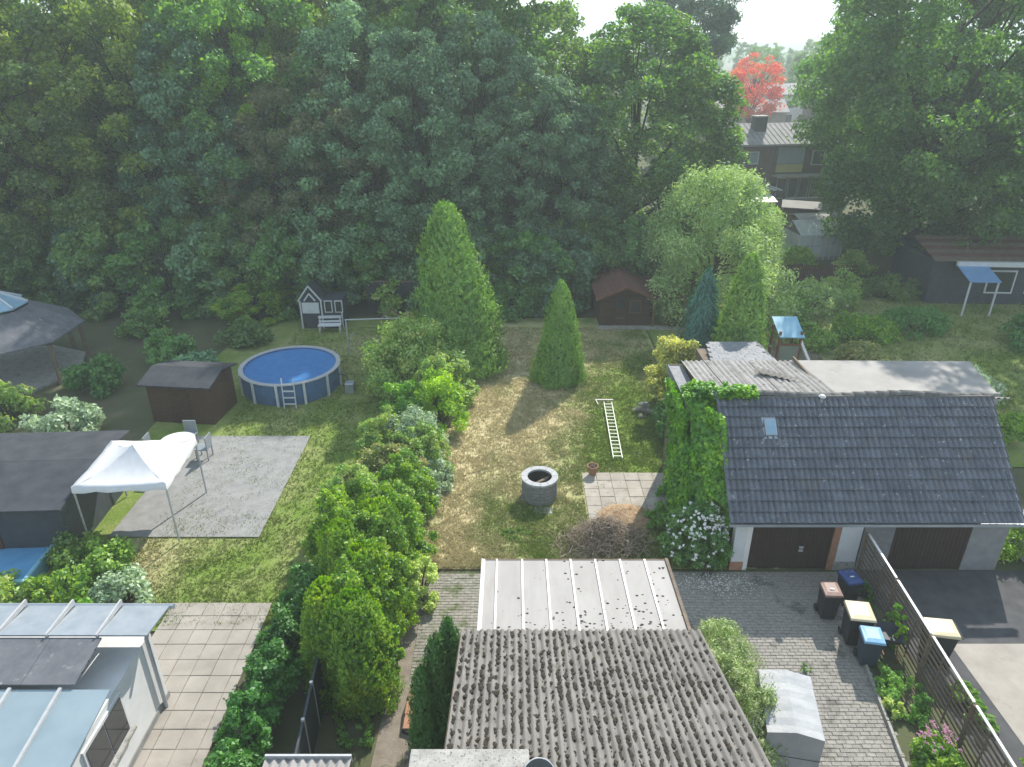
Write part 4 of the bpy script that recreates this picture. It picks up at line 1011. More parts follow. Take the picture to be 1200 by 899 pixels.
# lean-to porch
sr(MB().slab([(x1 + .1, ys - .3, 1.86), (9.35, ys - .3, 1.72), (9.35, yb - .6, 1.85), (x1 + .1, yb - .6, 1.98)], .05).build('porch_roof', M['shingle_red'], sh))
sr(MB().box(x1 + .1, yb - 1, 0, 9.25, yb - .95, 1.8).build('porch_back', M['wood_dark'], sh))
for xx in (x1 + .12, 8.3, 9.2): sr(MB().box(xx, ys - .25, 0, xx + .09, ys - .16, 1.76).build('post', M['wood_red'], sh))
for k in range(9): sr(MB().box(8.34, ys - .22, .05 + k * .095, 9.2, ys - .20, .13 + k * .095).build('rail_board', M['wood_dark'], sh))
sr(MB().box(x0 - .1, ys - .6, 0, 9.3, ys - .05, .07).build('door_slab', M['concrete'], sh))
# far fence panel and playhouse, swing frame, bench in the left neighbour's garden
ph = thing('playhouse', 'dark playhouse with white trimmed gable and windows at the edge of the wood', 'playhouse', (-10.2, 36.5, 0))
MB().box(-1.1, -.6, 0, 1.1, .8, 1.6).build('wall', M['anthracite'], ph)
MB().add([(-1.1, -.6, 1.6), (0.0, -.6, 1.6), (-.55, -.6, 2.35), (-1.1, .8, 1.6), (0, .8, 1.6), (-.55, .8, 2.35)], [(0, 1, 2), (5, 4, 3), (0, 2, 5, 3), (1, 4, 5, 2)]).build('gable', M['anthracite'], ph)
for a, c_ in (((-1.18, -.63, 1.58), (-.55, -.63, 2.42)), ((-.55, -.63, 2.42), (.08, -.63, 1.58)), ((-.85, -.63, 1.6), (-.55, -.63, 2.0)), ((-.55, -.63, 2.0), (-.25, -.63, 1.6))):
    MB().bar(a, c_, .05, .07).build('gable_trim', M['white'], ph)
MB().box(-1.0, -.63, .9, -.1, -.60, 1.5).build('front_panel', M['white'], ph)
for wx in (.2, .75):
    wf = MB().box(wx, -.63, .95, wx + .42, -.60, 1.62).build('window', M['white'], ph); MB().box(wx + .05, -.64, 1.0, wx + .37, -.625, 1.57).build('pane', M['glass_dark'], wf)
for wx in (-1.12, .0, 1.06): MB().box(wx, -.64, 0, wx + .07, -.6, 1.6).build('corner_post', M['white'], ph)
be = thing('garden_bench', 'white garden bench standing on bare soil beside the dark playhouse', 'bench', (-9.7, 35.4, 0), R(4))
MB().box(-.6, -.2, .40, .6, .22, .45).build('seat', M['white'], be)
MB().box(-.6, .2, .72, .6, .25, .86).build('backrest', M['white'], be)
MB().box(-.6, .2, .50, .6, .25, .60).build('backrest', M['white'], be)
for sx_ in (-.56, .5):
    for sy_ in (-.18, .18): MB().box(sx_, sy_, 0, sx_ + .06, sy_ + .06, .86 if sy_ > 0 else .4).build('leg', M['white'], be)
sw = thing('swing_frame', 'pale metal swing frame with a long crossbar on the shaded neighbouring lawn', 'swing frame', (-8.0, 32.1, 0))
MB().tube([(0, 0, 0), (0, 0, 1.95)], .035, 8).build('post', M['alu'], sw)
MB().tube([(-.05, 0, 1.95), (2.6, .1, 2.0)], .03, 8).build('crossbar', M['alu'], sw)
MB().tube([(2.5, -.5, 0), (2.6, .1, 2.0), (2.7, .7, 0)], .035, 8).build('end_frame', M['alu'], sw)
MB().bar((.02, 0, .95), (.3, .1, 1.25), .03, .03).build('brace', M['alu'], sw)
MB().bar((1.7, .1, 2.0), (2.2, .1, 2.5), .05, .08).build('roof_rafter', M['wood_grey'], sw)
MB().bar((2.7, .1, 2.0), (2.2, .1, 2.5), .05, .08).build('roof_rafter', M['wood_grey'], sw)
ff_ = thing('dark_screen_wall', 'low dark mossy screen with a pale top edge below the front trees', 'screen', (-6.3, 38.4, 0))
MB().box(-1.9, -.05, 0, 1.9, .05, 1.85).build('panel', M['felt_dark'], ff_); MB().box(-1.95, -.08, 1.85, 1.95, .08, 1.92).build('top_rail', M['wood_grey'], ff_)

# play tower in the right neighbour's garden
pt = thing('play_tower', 'wooden play tower with light blue roof and pale slide behind the garages', 'play tower', (12.05, 29.0, 0))
for sx_ in (-.46, .46):
    for sy_ in (-.46, .46): MB().box(sx_ - .045, sy_ - .045, 0, sx_ + .045, sy_ + .045, 2.75).build('post', M['wood_red'], pt)
MB().slab([(-.52, -.6, 2.55), (.55, -.65, 2.55), (.55, .6, 3.05), (-.55, .6, 3.05)], .04).build('roof', M['sky_plastic'], pt)
MB().box(-.42, -.5, 1.15, .42, -.47, 2.1).build('screen_cloth', M['green_tarp'], pt)
MB().box(-.5, -.5, 1.0, .5, .5, 1.06).build('platform', M['wood_red'], pt)
for a, c_ in (((-.46, -.5, 1.1), (.46, -.5, 1.1)), ((-.46, -.5, 2.15), (.46, -.5, 2.15))): MB().bar(a, c_, .05, .08).build('rail', M['wood_red'], pt)
b = MB()
for k in range(9):
    t_ = k / 8; z = 2.0 * (1 - t_) ** 1.1 + .25
    b.v += [(.5 + 1.0 * t_, -.05 - .9 * t_ - .0, z + .1), (.5 + 1.0 * t_, -.02 - .9 * t_, z), (.64 + 1.0 * t_, .14 - .9 * t_, z), (.66 + 1.0 * t_, .17 - .9 * t_, z + .1)]
for k in range(8):
    for q in range(3): b.f.append((k * 4 + q, k * 4 + q + 1, k * 4 + 5 + q, k * 4 + 4 + q))
o = b.build('slide', M['batten'], pt); sm = o.modifiers.new('thick', 'SOLIDIFY'); sm.thickness = .03

# ------------------------------------------------------------------ vegetation: forest and trees
DEC = {}
DEC['oak1'] = tree_meshes('oak', 1, 17, 2.0, 5.2, 240, 190, .22, .145, LM['oak'], M['bark'], cr_=(.085, .165))
DEC['oak2'] = tree_meshes('oak', 2, 18, 1.5, 5.0, 240, 190, .22, .14, LM['oak'], M['bark'], cr_=(.085, .165), prof=lambda t: math.sqrt(max(0, 1 - abs((t - .5) / .62) ** 2.6)))
DEC['lime1'] = tree_meshes('lime', 3, 16, 1.0, 4.2, 240, 215, .20, .12, LM['blue'], M['bark'], prof=lambda t: (1 - abs((t - .35) / .68) ** 2.0) ** .7 if t < 1 else 0, cr_=(.08, .17), droop=.6)
DEC['ash1'] = tree_meshes('ash', 4, 15, 1.5, 4.6, 170, 220, .23, .11, LM['brown'], M['bark'], cr_=(.08, .17))
DEC['bush1'] = tree_meshes('edge_bush', 5, 5.0, .2, 2.6, 70, 200, .22, .14, LM['blue'], M['bark'], trunk=.09, prof=lambda t: math.sqrt(max(0, 1 - t ** 2.4)) * .95 + .05, cr_=(.13, .25), nb=14)
FOREST = 'trees of the dense wood behind the gardens'
FL_ = {'oak1': 'tall dark green broadleaf tree of the dense wood behind the lawns', 'oak2': 'tall dark green broadleaf tree of the dense wood behind the lawns',
       'lime1': 'bluish green drooping broadleaf tree of the dense wood behind the lawns', 'ash1': 'thin brownish tree among the green trees of the dense wood'}
rr = random.Random(8)
def forest(kind, x, y, s, sw=None, lm=None, label=None):
    sw = sw or s
    return plant_tree('forest_tree', DEC[kind], x, y, label or FL_[kind], 'tree', FOREST, (sw, sw, s), rr.uniform(0, 6.28), lm)
front = [(-31, 44, 'oak1', 1.02), (-26.5, 42, 'oak2', .95), (-22.2, 44.5, 'oak1', .98), (-18.6, 42.4, 'lime1', .92), (-14.8, 44, 'oak2', .98), (-11.9, 42.2, 'ash1', .88),
         (-8.6, 42.6, 'lime1', .98), (-5.2, 42.0, 'lime1', .90), (-2.2, 43.5, 'lime1', .95), (.9, 42.6, 'lime1', .82), (3.2, 44.5, 'lime1', .72)]
FRL = ['dark leafy tree at the far left edge above the pavilion', 'leafy tree right above the glazed pavilion roof', 'spreading tree right of the pavilion in the front row', 'bluish green tree behind the left lawn shrubs', 'broad dark tree left of the dark playhouse',
       'thin brownish tree behind the dark playhouse', 'bluish green tree right behind the swing frame', 'drooping bluish green tree directly left of the tall cypress top', 'drooping bluish green tree behind the tall pointed cypress', 'bluish green tree behind the lone cone shaped conifer', 'shorter bluish tree between the cone conifer and the shed']
for i, (x, y, k, s) in enumerate(front): forest(k, x, y, s, s * 1.03, LM['lit_crown'] if i in (0, 2) else None, FRL[i])  # two left trees have sunlight put into their leaf colour
mid_ = [(-36, 50, 'oak2', 1.15), (-30, 51, 'oak1', 1.2), (-24.5, 50, 'oak2', 1.12), (-19.5, 51.5, 'oak1', 1.16), (-15.5, 50, 'ash1', 1.12), (-11, 51, 'oak2', 1.14), (-6, 50.5, 'oak1', 1.2), (-1.2, 51.5, 'oak2', 1.18)]
for i, (x, y, k, s) in enumerate(mid_): forest(k, x, y, s, None, LM['lit_crown'] if i in (0, 1, 2, 3, 5) else None, 'second row tree of the dense wood with sunlight put into its yellowish green leaves' if i in (0, 1, 2, 3, 5) else None)  # sunlit crowns of these trees are painted by the leaf colour
forest('oak1', -3.6, 56, 1.3); forest('oak2', -1.0, 59.5, 1.22)
for x, y, k, s in [(-42, 59, 'oak1', 1.25), (-34, 60, 'oak2', 1.3), (-27, 61, 'oak1', 1.25), (-20, 60, 'oak2', 1.3), (-13, 62, 'oak1', 1.28), (-9, 60, 'oak2', 1.2)]: forest(k, x, y, s, None, LM['bright'] if k == 'oak1' else None, 'rear row tree of the dense wood with sunlight put into its light green leaves' if k == 'oak1' else None)  # lighter leaves paint a glow into the gaps of the front rows
# tree between, its sunlit crown put into the yellow green leaf colour
plant_tree('forest_tree', DEC['oak1'], -17.0, 46.5, 'tree with sunlit yellow green top in the upper left of the wood', 'tree', FOREST, (.75, .75, 1.0), 1.0, LM['bright'])
plant_tree('forest_tree', DEC['oak2'], -13.0, 57, 'pale yellowing tree glowing through the gaps in the wood', 'tree', FOREST, (1.0, 1.0, 1.22), 2.0, LM['olive'])  # pale olive leaf colour stands in for light between the front trees
plant_tree('forest_tree', DEC['ash1'], 2.6, 49, 'thin yellowing tree at the gap beside the big leafy tree', 'tree', FOREST, (.55, .55, .62), 2.0, LM['olive'])
UND = 'bushes along the foot of the wood'
for i in range(17):
    x = -31 + i * 2.25 + rr.uniform(-.4, .4)
    if x > 3.4: break
    lm = LM['hazel'] if i in (11,) else (LM['oak'] if i % 3 else None)
    plant_tree('edge_bush', DEC['bush1'], x, 39.3 + rr.uniform(-.5, .9) + (1.2 if -12 < x < -4 else 0), 'dark leafy bush at the shaded foot of the wood, ' + ('behind the round roofed pavilion' if x < -23 else 'between the pavilion and the playhouse' if x < -13.5 else 'near the playhouse and swing frame' if x < -6 else 'behind the tall cypress' if x < -1 else 'behind the lone cone conifer'), 'bush', UND, (1.05, .9, rr.uniform(.75, 1.15)), rr.uniform(0, 6), lm, crown='foliage', stem='stem')
plant_tree('laurel_bush', DEC['bush1'], -14.2, 37.2, 'bright green laurel bush at the foot of the wood beside the playhouse', 'bush', None, (.85, .6, .42), 1, LM['hedge'], crown='foliage', stem='stem')
for x in (3.4, 5.4, 7.5, 9.6): plant_tree('edge_bush', DEC['bush1'], x, 41.2, 'dark green bush growing directly behind the garden shed', 'bush', 'bushes behind the shed', (.85, .8, .95), x, LM['oak'], crown='foliage', stem='stem')
# big maple behind the shed
DEC['maple'] = tree_meshes('maple', 12, 15.6, 2.2, 5.6, 330, 240, .21, .15, LM['maple'], M['bark'], cr_=(.08, .17), nb=40, prof=lambda t: math.sqrt(max(0, 1 - abs((t - .38) / .63) ** 2.1)) * (1 - .12 * t), trunk=.33)
plant_tree('maple_tree', DEC['maple'], 8.3, 49.5, 'large rounded leafy tree rising behind the garden shed against the sky', 'tree', None, (1.12, 1.1, 1), .6)
DEC['pine'] = tree_meshes('pine', 14, 19.5, 9.5, 4.4, 90, 330, .44, .12, LM['pine'], M['bark'], cr_=(.16, .30), flat=.6, nb=40, prof=lambda t: math.sqrt(max(0, 1 - abs((t - .55) / .58) ** 2)), trunk_top=.9)
plant_tree('pine_tree', DEC['pine'], 16.6, 74, 'dark pine with rounded top standing against the sky behind the large tree', 'tree', None, (1.0, 1.0, 1.0), .3)
# big oaks on the right
DEC['bigoak'] = tree_meshes('big_oak', 17, 20.5, 2.0, 8.8, 430, 220, .23, .16, LM['oak'], M['bark'], cr_=(.06, .135), nb=24, trunk=.45, prof=lambda t: math.sqrt(max(0, 1 - abs((t - .42) / .66) ** 2.3)) * (.6 + .4 * min(1, t / .4)))
plant_tree('oak_tree', DEC['bigoak'], 26.3, 46.5, 'huge spreading oak filling the upper right above the gardens', 'tree', None, (.96, .96, 1.02), .4)
plant_tree('oak_tree', DEC['bigoak'], 36.5, 44, 'second huge oak at the right edge beside the spreading one', 'tree', None, (.92, .92, 1.0), 2.6, LM['blue'])
plant_tree('oak_tree', DEC['oak2'], 30.0, 49.5, 'smaller leafy oak filling the gap under the two huge oaks', 'tree', None, (1.15, 1.0, .72), 1.2)
plant_tree('oak_tree', DEC['bigoak'], 33, 58, 'oak further back behind the two huge oaks on the right', 'tree', None, (.95, .95, 1.05), 4.6)
# willow-like pale tree
DEC['willow'] = tree_meshes('willow', 21, 8.3, .6, 3.6, 190, 260, .20, .075, LM['willow'], M['bark'], cr_=(.13, .26), flat=1.15, nb=40, trunk=.14, prof=lambda t: math.sqrt(max(0, 1 - abs((t - .40) / .6) ** 2.2)) * (1 - .25 * t), inner=.2, rough=.5)
plant_tree('willow_tree', DEC['willow'], 11.0, 37.4, 'pale silvery green willow right of the garden shed', 'tree', None, (.88, 1.0, .94), .2)

# conifers built from sprays
def conifer(H, Rb, n, L, W, m, seed, power=1.0, bottom=.12, bumps=.10, lean=(0, 0), layers=0, depth=.35, upd=1.0, out=.5, tips=1):
    rs = np.random.RandomState(seed); t = 1 - np.sqrt(rs.rand(n)) if power >= .8 else rs.rand(n)
    a = rs.rand(n) * 6.2832
    prof = (1 - t) ** power * np.clip(t / bottom + .55, 0, 1)
    r = Rb * prof * (1 + bumps * (np.array(fbm(np.cos(a) * 3 + 9, t * H * 2 + np.sin(a) * 3, .9, seed)) - .5) * 3)
    if layers: r *= 1 + .10 * np.sin(t * layers * 6.28 + a)
    r *= 1 - depth * rs.rand(n) ** 2.2
    r += .02
    x = r * np.cos(a) + lean[0] * t; y = r * np.sin(a) + lean[1] * t; z = H * t * .985 + .03
    rad = np.stack([np.cos(a), np.sin(a), 0 * a], -1)
    T = rad * out + np.array([0, 0, upd]) + rs.normal(size=(n, 3)) * .25
    N_ = unit(rad + np.array([0, 0, .35]) + rs.normal(size=(n, 3)) * .5); s_ = .6 + .8 * rs.rand(n)
    return quad_mesh('foliage', leaves(np.stack([x, y, z], -1), N_, L * s_, W * s_, rs, T), m)
def sprays(H, Rb, n, per, L, W, m, seed, power=.6, bottom=.1, bumps=.15, lean=(0, 0), spray=.3, upd=.8, out=.6, droop=0.):
    """conifer built of separate sprays: each a small fan of leaflets standing off the crown surface"""
    rs = np.random.RandomState(seed); t = rs.rand(n) ** (1.15 if power < .5 else 1.35)
    a = rs.rand(n) * 6.2832
    prof = (1 - t) ** power * np.clip(t / bottom + .6, 0, 1)
    r = Rb * prof * (1 + bumps * (fbm(np.cos(a) * 3 + 9, t * H * 1.2 + np.sin(a) * 3, .9, seed) - .5) * 3.4) * (1 - .28 * rs.rand(n) ** 2)
    C = np.stack([r * np.cos(a) + lean[0] * t, r * np.sin(a) + lean[1] * t, H * t * .97], -1)
    rad = np.stack([np.cos(a), np.sin(a), 0 * a], -1)
    D = unit(rad * out + np.array([0, 0, upd - droop]) + rs.normal(size=(n, 3)) * .28)
    S = spray * (.55 + .9 * rs.rand(n)) * (.45 + .55 * (1 - t))
    k = n * per; D2 = np.repeat(D, per, 0); C2 = np.repeat(C, per, 0); S2 = np.repeat(S, per)
    u = np.tile(np.linspace(0, 1, per), n); side = unit(np.cross(D2, np.repeat(rad, per, 0)) + 1e-3)
    w = (rs.rand(k) - .5) * .75 * (1 - .75 * u)
    P = C2 + D2 * (S2 * (u - .25))[:, None] + side * (w * S2)[:, None] + rs.normal(size=(k, 3)) * (.05 * S2)[:, None]
    T = D2 + side * (w * 1.6)[:, None]
    N_ = unit(np.repeat(rad, per, 0) + np.array([0, 0, .4]) + rs.normal(size=(k, 3)) * .35); s_ = .6 + .8 * rs.rand(k)
    P[:, 2] = np.maximum(P[:, 2], .02)
    V1 = leaves(P, N_, L * s_, W * s_, rs, T)
    n2 = int(n * 1.6); t = rs.rand(n2) ** 1.3; a = rs.rand(n2) * 6.2832; r = Rb * .80 * (1 - t) ** power * np.clip(t / bottom + .6, 0, 1)
    C = np.stack([r * np.cos(a) + lean[0] * t, r * np.sin(a) + lean[1] * t, H * t * .93], -1); rad = np.stack([np.cos(a), np.sin(a), 0 * a], -1)
    V2 = leaves(C, unit(rad + rs.normal(size=(n2, 3)) * .35), spray * .55 * (.6 + .8 * rs.rand(n2)), spray * .32, rs, np.array([0, 0, 1.]) + rs.normal(size=(n2, 3)) * .3)
    V2[:, 2] = np.maximum(V2[:, 2], .02)
    return quad_mesh('foliage', np.concatenate([V1, V2]), m)
def stem_mesh(H, r): return MB().tube([(0, 0, 0), (0, 0, H * .5), (0, 0, H * .9)], [r, r * .7, r * .2], 7).data('trunk', M['bark'], True)
def con(name, label, x, y, me, H, sc=(1, 1, 1), rz=0, cat='conifer', group=None):
    t = thing(name, label, cat, (x, y, 0), rz, group); t.scale = sc
    inst('trunk', stem_mesh(H, .05 + H * .012), t); inst('foliage', me, t); return t
con('cypress_tree', 'tall pointed cypress left of the lawn in front of the wood', -2.35, 30.9, sprays(7.9, 2.1, 3600, 13, .15, .045, LM['cedar'], 31, .54, .10, .25, (-.55, 0), .58), 7.9)
con('cone_cypress', 'small bright green cone shaped conifer alone in the middle of the lawn', 2.14, 29.45, sprays(4.8, 1.26, 2700, 12, .10, .034, LM['cedar'], 32, .62, .10, .16, (0, 0), .30, 1.2, .35), 4.8)
con('thuja_tree', 'upright green thuja between the pale willow and the play tower', 10.0, 28.9, sprays(6.1, 1.3, 2900, 13, .13, .045, LM['cedar'], 33, .55, .1, .26, (0, 0), .45), 6.1)
con('blue_conifer', 'dark blue green weeping conifer between the willow and the thuja', 8.65, 30.2, sprays(5.2, 1.15, 1300, 14, .16, .035, LM['bluecon'], 34, .7, .1, .35, (0, 0), .6, .2, .8, 1.1), 5.2)
# thujas beside the house
for i, (x, y, h, r) in enumerate([(-1.34, 11.2, 3.25, .44), (-1.58, 10.85, 3.15, .46), (-1.86, 10.5, 2.6, .36)]):
    con('columnar_thuja', ['tallest dark green columnar thuja against the mossy roof', 'middle dark green columnar thuja beside the mossy roof', 'shortest dark green columnar thuja nearest the red tiles'][i], x, y,
        sprays(h, r, 1300, 10, .06, .02, LM['cedar_dark'], 40 + i, .42, .06, .22, (0, 0), .2, 1.3, .4), h, cat='thuja')

# shrubs: clump shrubs on the left boundary, each its own mesh
PERK = .8
def shrub(name, label, x, y, rx, ry_, h, n, per, L, W, lm, seed, cat='bush', rb=.22, flat=.9, inner=.35, droop=0, group=None, stems=True, z=0):
    rs = np.random.RandomState(seed); pts = []; rad = []; per = int(per * PERK)
    while len(pts) < n:
        d = unit(rs.normal(size=3)); d[2] = abs(d[2]); f = .45 + .5 * rs.rand() ** .5
        wob = 1 + .22 * (fbm(np.array(d[0] * 3 + 5), np.array(d[1] * 3 + d[2] * 2), 1.0, seed) - .5) * 2
        pts.append((d[0] * rx * f * wob, d[1] * ry_ * f * wob, .12 * h + d[2] * h * .84 * f * wob)); rad.append(min(rx, ry_, h) * rb * (.7 + .6 * rs.rand()))
    V = clumps(np.array(pts), np.array(rad), per, L, W, seed + 1, flat=flat, inner=inner, droop=droop)
    V[:, 2] = np.maximum(V[:, 2], .01)
    t = thing(name, label, cat, (x, y, z), 0, group)
    if stems:
        b = MB(); r2 = random.Random(seed)
        for j in range(min(12, n)):
            p = pts[j]; b.tube([(r2.uniform(-.08, .08), r2.uniform(-.08, .08), 0), (p[0] * .45, p[1] * .45, p[2] * .55), p], [.03, .02, .007], 5, cap=False)
        b.build('stem', M['bark'], t)
    inst('foliage', quad_mesh(name + '_foliage', V, lm), t); return t
shrub('hazel_bush', 'large mixed green shrub with brownish tips in front of the tall cypress', -4.3, 28.0, 2.1, 1.6, 3.7, 80, 240, .14, .09, LM['hazel'], 51, rb=.26)
shrub('hazel_bush', 'green shrub between the tall cypress and the golden shrub', -2.9, 27.2, 1.3, 1.2, 2.9, 50, 220, .15, .10, LM['hazel'], 52, rb=.26)
shrub('golden_shrub', 'glowing yellow green golden shrub in the boundary row', -2.85, 24.7, 1.05, 1.25, 2.75, 60, 260, .12, .055, LM['golden'], 53, rb=.25, droop=-.6)
shrub('green_shrub', 'bright green shrub left of the glowing golden one', -4.25, 24.6, .95, .95, 2.5, 42, 230, .12, .06, LM['vine'], 54, rb=.26)
shrub('silver_shrub', 'grey blue silvery shrub in the boundary row', -3.55, 22.5, 1.15, 1.1, 2.4, 60, 240, .13, .05, LM['silver'], 55, rb=.26)
shrub('green_shrub', 'low grey green shrub at the lawn edge below the silvery one', -2.75, 20.9, .65, 1.2, 1.3, 34, 200, .12, .05, LM['silver'], 56, rb=.28)
shrub('olive_shrub', 'olive brown shrub between the silvery shrub and the tall hedge', -4.3, 20.3, 1.6, .9, 2.2, 60, 230, .11, .06, LM['olive'], 57, rb=.24)
shrub('olive_shrub', 'reddish brown leafed shrub at the top end of the tall hedge', -5.0, 18.7, .7, 1.0, 2.15, 40, 200, .10, .06, LM['brown'], 58, rb=.26)
HG = 'bushes of the tall mixed hedge beside the path'
hd = [(-4.05, 17.6, 1.25, 1.2, 2.5, 'hedge', 'yellow green hedge bush at the far end of the tall hedge'), (-3.3, 16.5, 1.0, 1.1, 2.35, 'hedge', 'leafy green hedge bush bulging toward the lawn corner'),
      (-4.0, 15.4, 1.15, 1.1, 2.8, 'hedge', 'tall yellow green hedge bush in the middle of the hedge'), (-3.55, 14.1, 1.0, 1.1, 2.8, 'hedge', 'dense green hedge bush beside the paved path'),
      (-3.85, 13.0, .95, 1.0, 3.0, 'hedge', 'dense yellow green hedge bush between the two feathery ones'), (-3.25, 12.35, .62, .75, 2.3, 'hedge', 'low green hedge bush hanging over the dirt path')]
for i, (x, y, r_, h, lb) in enumerate([(-3.55, 11.95, .85, 3.15, 'tallest feathery green hedge conifer at the near end by the dirt path'), (-3.75, 13.9, .95, 2.95, 'feathery green hedge conifer in the near half of the tall hedge'), (-3.7, 16.0, .95, 2.75, 'feathery yellow green hedge conifer in the far half of the tall hedge'), (-4.5, 14.9, .8, 2.9, 'feathery hedge conifer on the neighbour side of the tall hedge'), (-4.35, 12.6, .8, 2.9, 'feathery hedge conifer beside the dark privacy screen')]):
    con('hedge_conifer', lb, x, y, sprays(h, r_, 2600, 11, .08, .028, LM['hedge'], 95 + i, .30, .08, .34, (0, 0), .2, .9, .7), h, cat='hedge', group=HG)
hd += [(-4.95, 18.2, 1.0, 1.1, 2.5, 'hazel', 'broad green hedge bush on the neighbour side at the far end of the hedge'), (-3.5, 19.3, 1.0, 1.0, 2.2, 'hedge', 'hedge bush closing the gap below the olive brown shrub'),
       (-5.0, 16.5, .9, 1.1, 2.7, 'hedge', 'wide hedge bush on the neighbour side of the tall hedge'), (-3.1, 21.6, .9, 1.1, 1.9, 'hazel', 'green bush filling the row beside the silvery shrub'), (-4.7, 22.0, .9, 1.1, 2.2, 'hazel', 'green bush on the neighbour side of the silvery shrub'), (-3.2, 26.0, .9, .9, 2.7, 'hazel', 'green bush directly behind the glowing golden shrub')]
for i, (x, y, a, b_, h, lm, lb) in enumerate(hd):
    shrub('hedge_bush', lb, x, y, a * 1.08, b_ * 1.12, h * 1.1, 130, 150, .085, .052, LM[lm], 60 + i, 'hedge', rb=.14, group=HG, flat=1.0)
shrub('flowering_shrub', 'pale cream flowering shrub at the path end of the tall hedge', -2.55, 15.2, .55, .9, 1.55, 46, 190, .07, .06, LM['pale_flower'], 70, rb=.24)
shrub('weed_patch', 'small weeds growing at the shaded foot of the hedge', -3.4, 11.0, .5, .5, .35, 18, 90, .07, .04, LM['weed'], 71, 'weeds', stems=False)
shrub('weed_patch', 'light green weeds beside the corner shed roof', -2.75, 9.2, .3, .4, .5, 14, 90, .07, .04, LM['hazel'], 72, 'weeds', stems=False)
# right side of the lawn
shrub('variegated_bush', 'yellow variegated bush beside the lichened garage roofs', 6.85, 27.4, 1.35, 1.0, 3.25, 56, 240, .12, .08, LM['yellowbush'], 73, rb=.25)
shrub('spruce_bush', 'blue green bush directly behind the yellow variegated one', 7.6, 28.2, .8, .8, 2.7, 30, 220, .13, .05, LM['bluecon'], 74, rb=.28)
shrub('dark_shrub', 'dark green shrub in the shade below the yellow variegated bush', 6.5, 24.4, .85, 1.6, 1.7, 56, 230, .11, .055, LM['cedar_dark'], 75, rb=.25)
shrub('lavender_bush', 'small purple grey lavender clump on the shaded grass', 5.45, 26.1, .4, .5, .5, 16, 160, .09, .02, leafmat('leaf_lavender', [(.09, .09, .11), (.14, .13, .17), (.18, .17, .22)], objrand=.02), 76, stems=False)
wbush = shrub('white_flowering_bush', 'round green bush covered in white flower heads beside the garage', 5.5, 16.95, 1.1, .85, 2.05, 90, 240, .085, .05, LM['white_bush'], 77, rb=.22)
b = MB(); r2 = random.Random(9)
for k in range(230):
    a = r2.uniform(0, 6.28); e = math.asin(r2.uniform(.05, .98)); ff2 = r2.uniform(.86, 1.0)
    if k > 120: a = r2.uniform(-2.2, 1.2); e = r2.uniform(.6, 1.25)
    c_ = Vector((math.cos(a) * math.cos(e) * 1.07, math.sin(a) * math.cos(e) * .84, .2 + 1.87 * math.sin(e))) * ff2
    for q in range(7):
        p = c_ + Vector((r2.gauss(0, .02), r2.gauss(0, .02), r2.gauss(.02, .015))); s_ = r2.uniform(.018, .032); vv, ff3 = ICO1[q % 5]
        b.add([p + v * s_ for v in vv], ff3)
tag(b.build('flower_heads', M['petal_white'], wbush), kind='stuff')
shrub('weed_patch', 'green weeds between the brush heap and the white flowering bush', 4.95, 18.6, .75, .8, .55, 40, 130, .09, .06, LM['weed'], 78, 'weeds', stems=False)
shrub('weed_patch', 'green creeper weeds spreading in front of the vine covered wall', 5.35, 19.9, .5, .5, .75, 24, 130, .09, .06, LM['vine'], 79, 'weeds', stems=False)
shrub('weed_patch', 'low broadleaf weed patch in the lawn left of the well', .1, 18.1, .5, .42, .10, 22, 60, .09, .06, LM['weed'], 80, 'weeds', stems=False)
shrub('weed_patch', 'dusty grey weed tuft on the lawn near the ladder foot', 5.0, 22.9, .55, .4, .08, 16, 50, .07, .03, LM['silver'], 81, 'weeds', stems=False)
# dappled willow beside the driveway with upright twigs
dw = shrub('dappled_willow', 'dappled willow bush with pinkish white tips between mossy roof and trailer', 4.92, 11.15, .92, 2.3, 2.1, 170, 250, .085, .03, LM['dappled'], 82, rb=.2, droop=-.9, inner=.2)
b = MB(); V = []; rs = np.random.RandomState(4); r2 = random.Random(4)
for k in range(560):
    a = r2.uniform(0, 6.28); e = math.asin(r2.uniform(.1, 1)); d = Vector((math.cos(a) * math.cos(e), math.sin(a) * math.cos(e), math.sin(e)))
    p = Vector((d.x * .86, d.y * 2.15, .14 + d.z * 1.85)); q = p + (d * .6 + Vector((0, 0, .8))).normalized() * r2.uniform(.15, .36)
    b.tube([p, q], [.004, .002], 3, cap=False)
    m_ = 9; tt = rs.rand(m_, 1); pts = np.array(p) * (1 - tt) + np.array(q) * tt + rs.normal(size=(m_, 3)) * .012
    V.append(leaves(pts, unit(rs.normal(size=(m_, 3))), .055, .017, rs, np.array(d) + np.array([0, 0, .5]) + rs.normal(size=(m_, 3)) * .5))
tag(b.build('twig_field', M['twig'], dw), kind='stuff'); inst('tip_leaves', quad_mesh('tip_leaves', np.concatenate(V), LM['dappled']), dw)
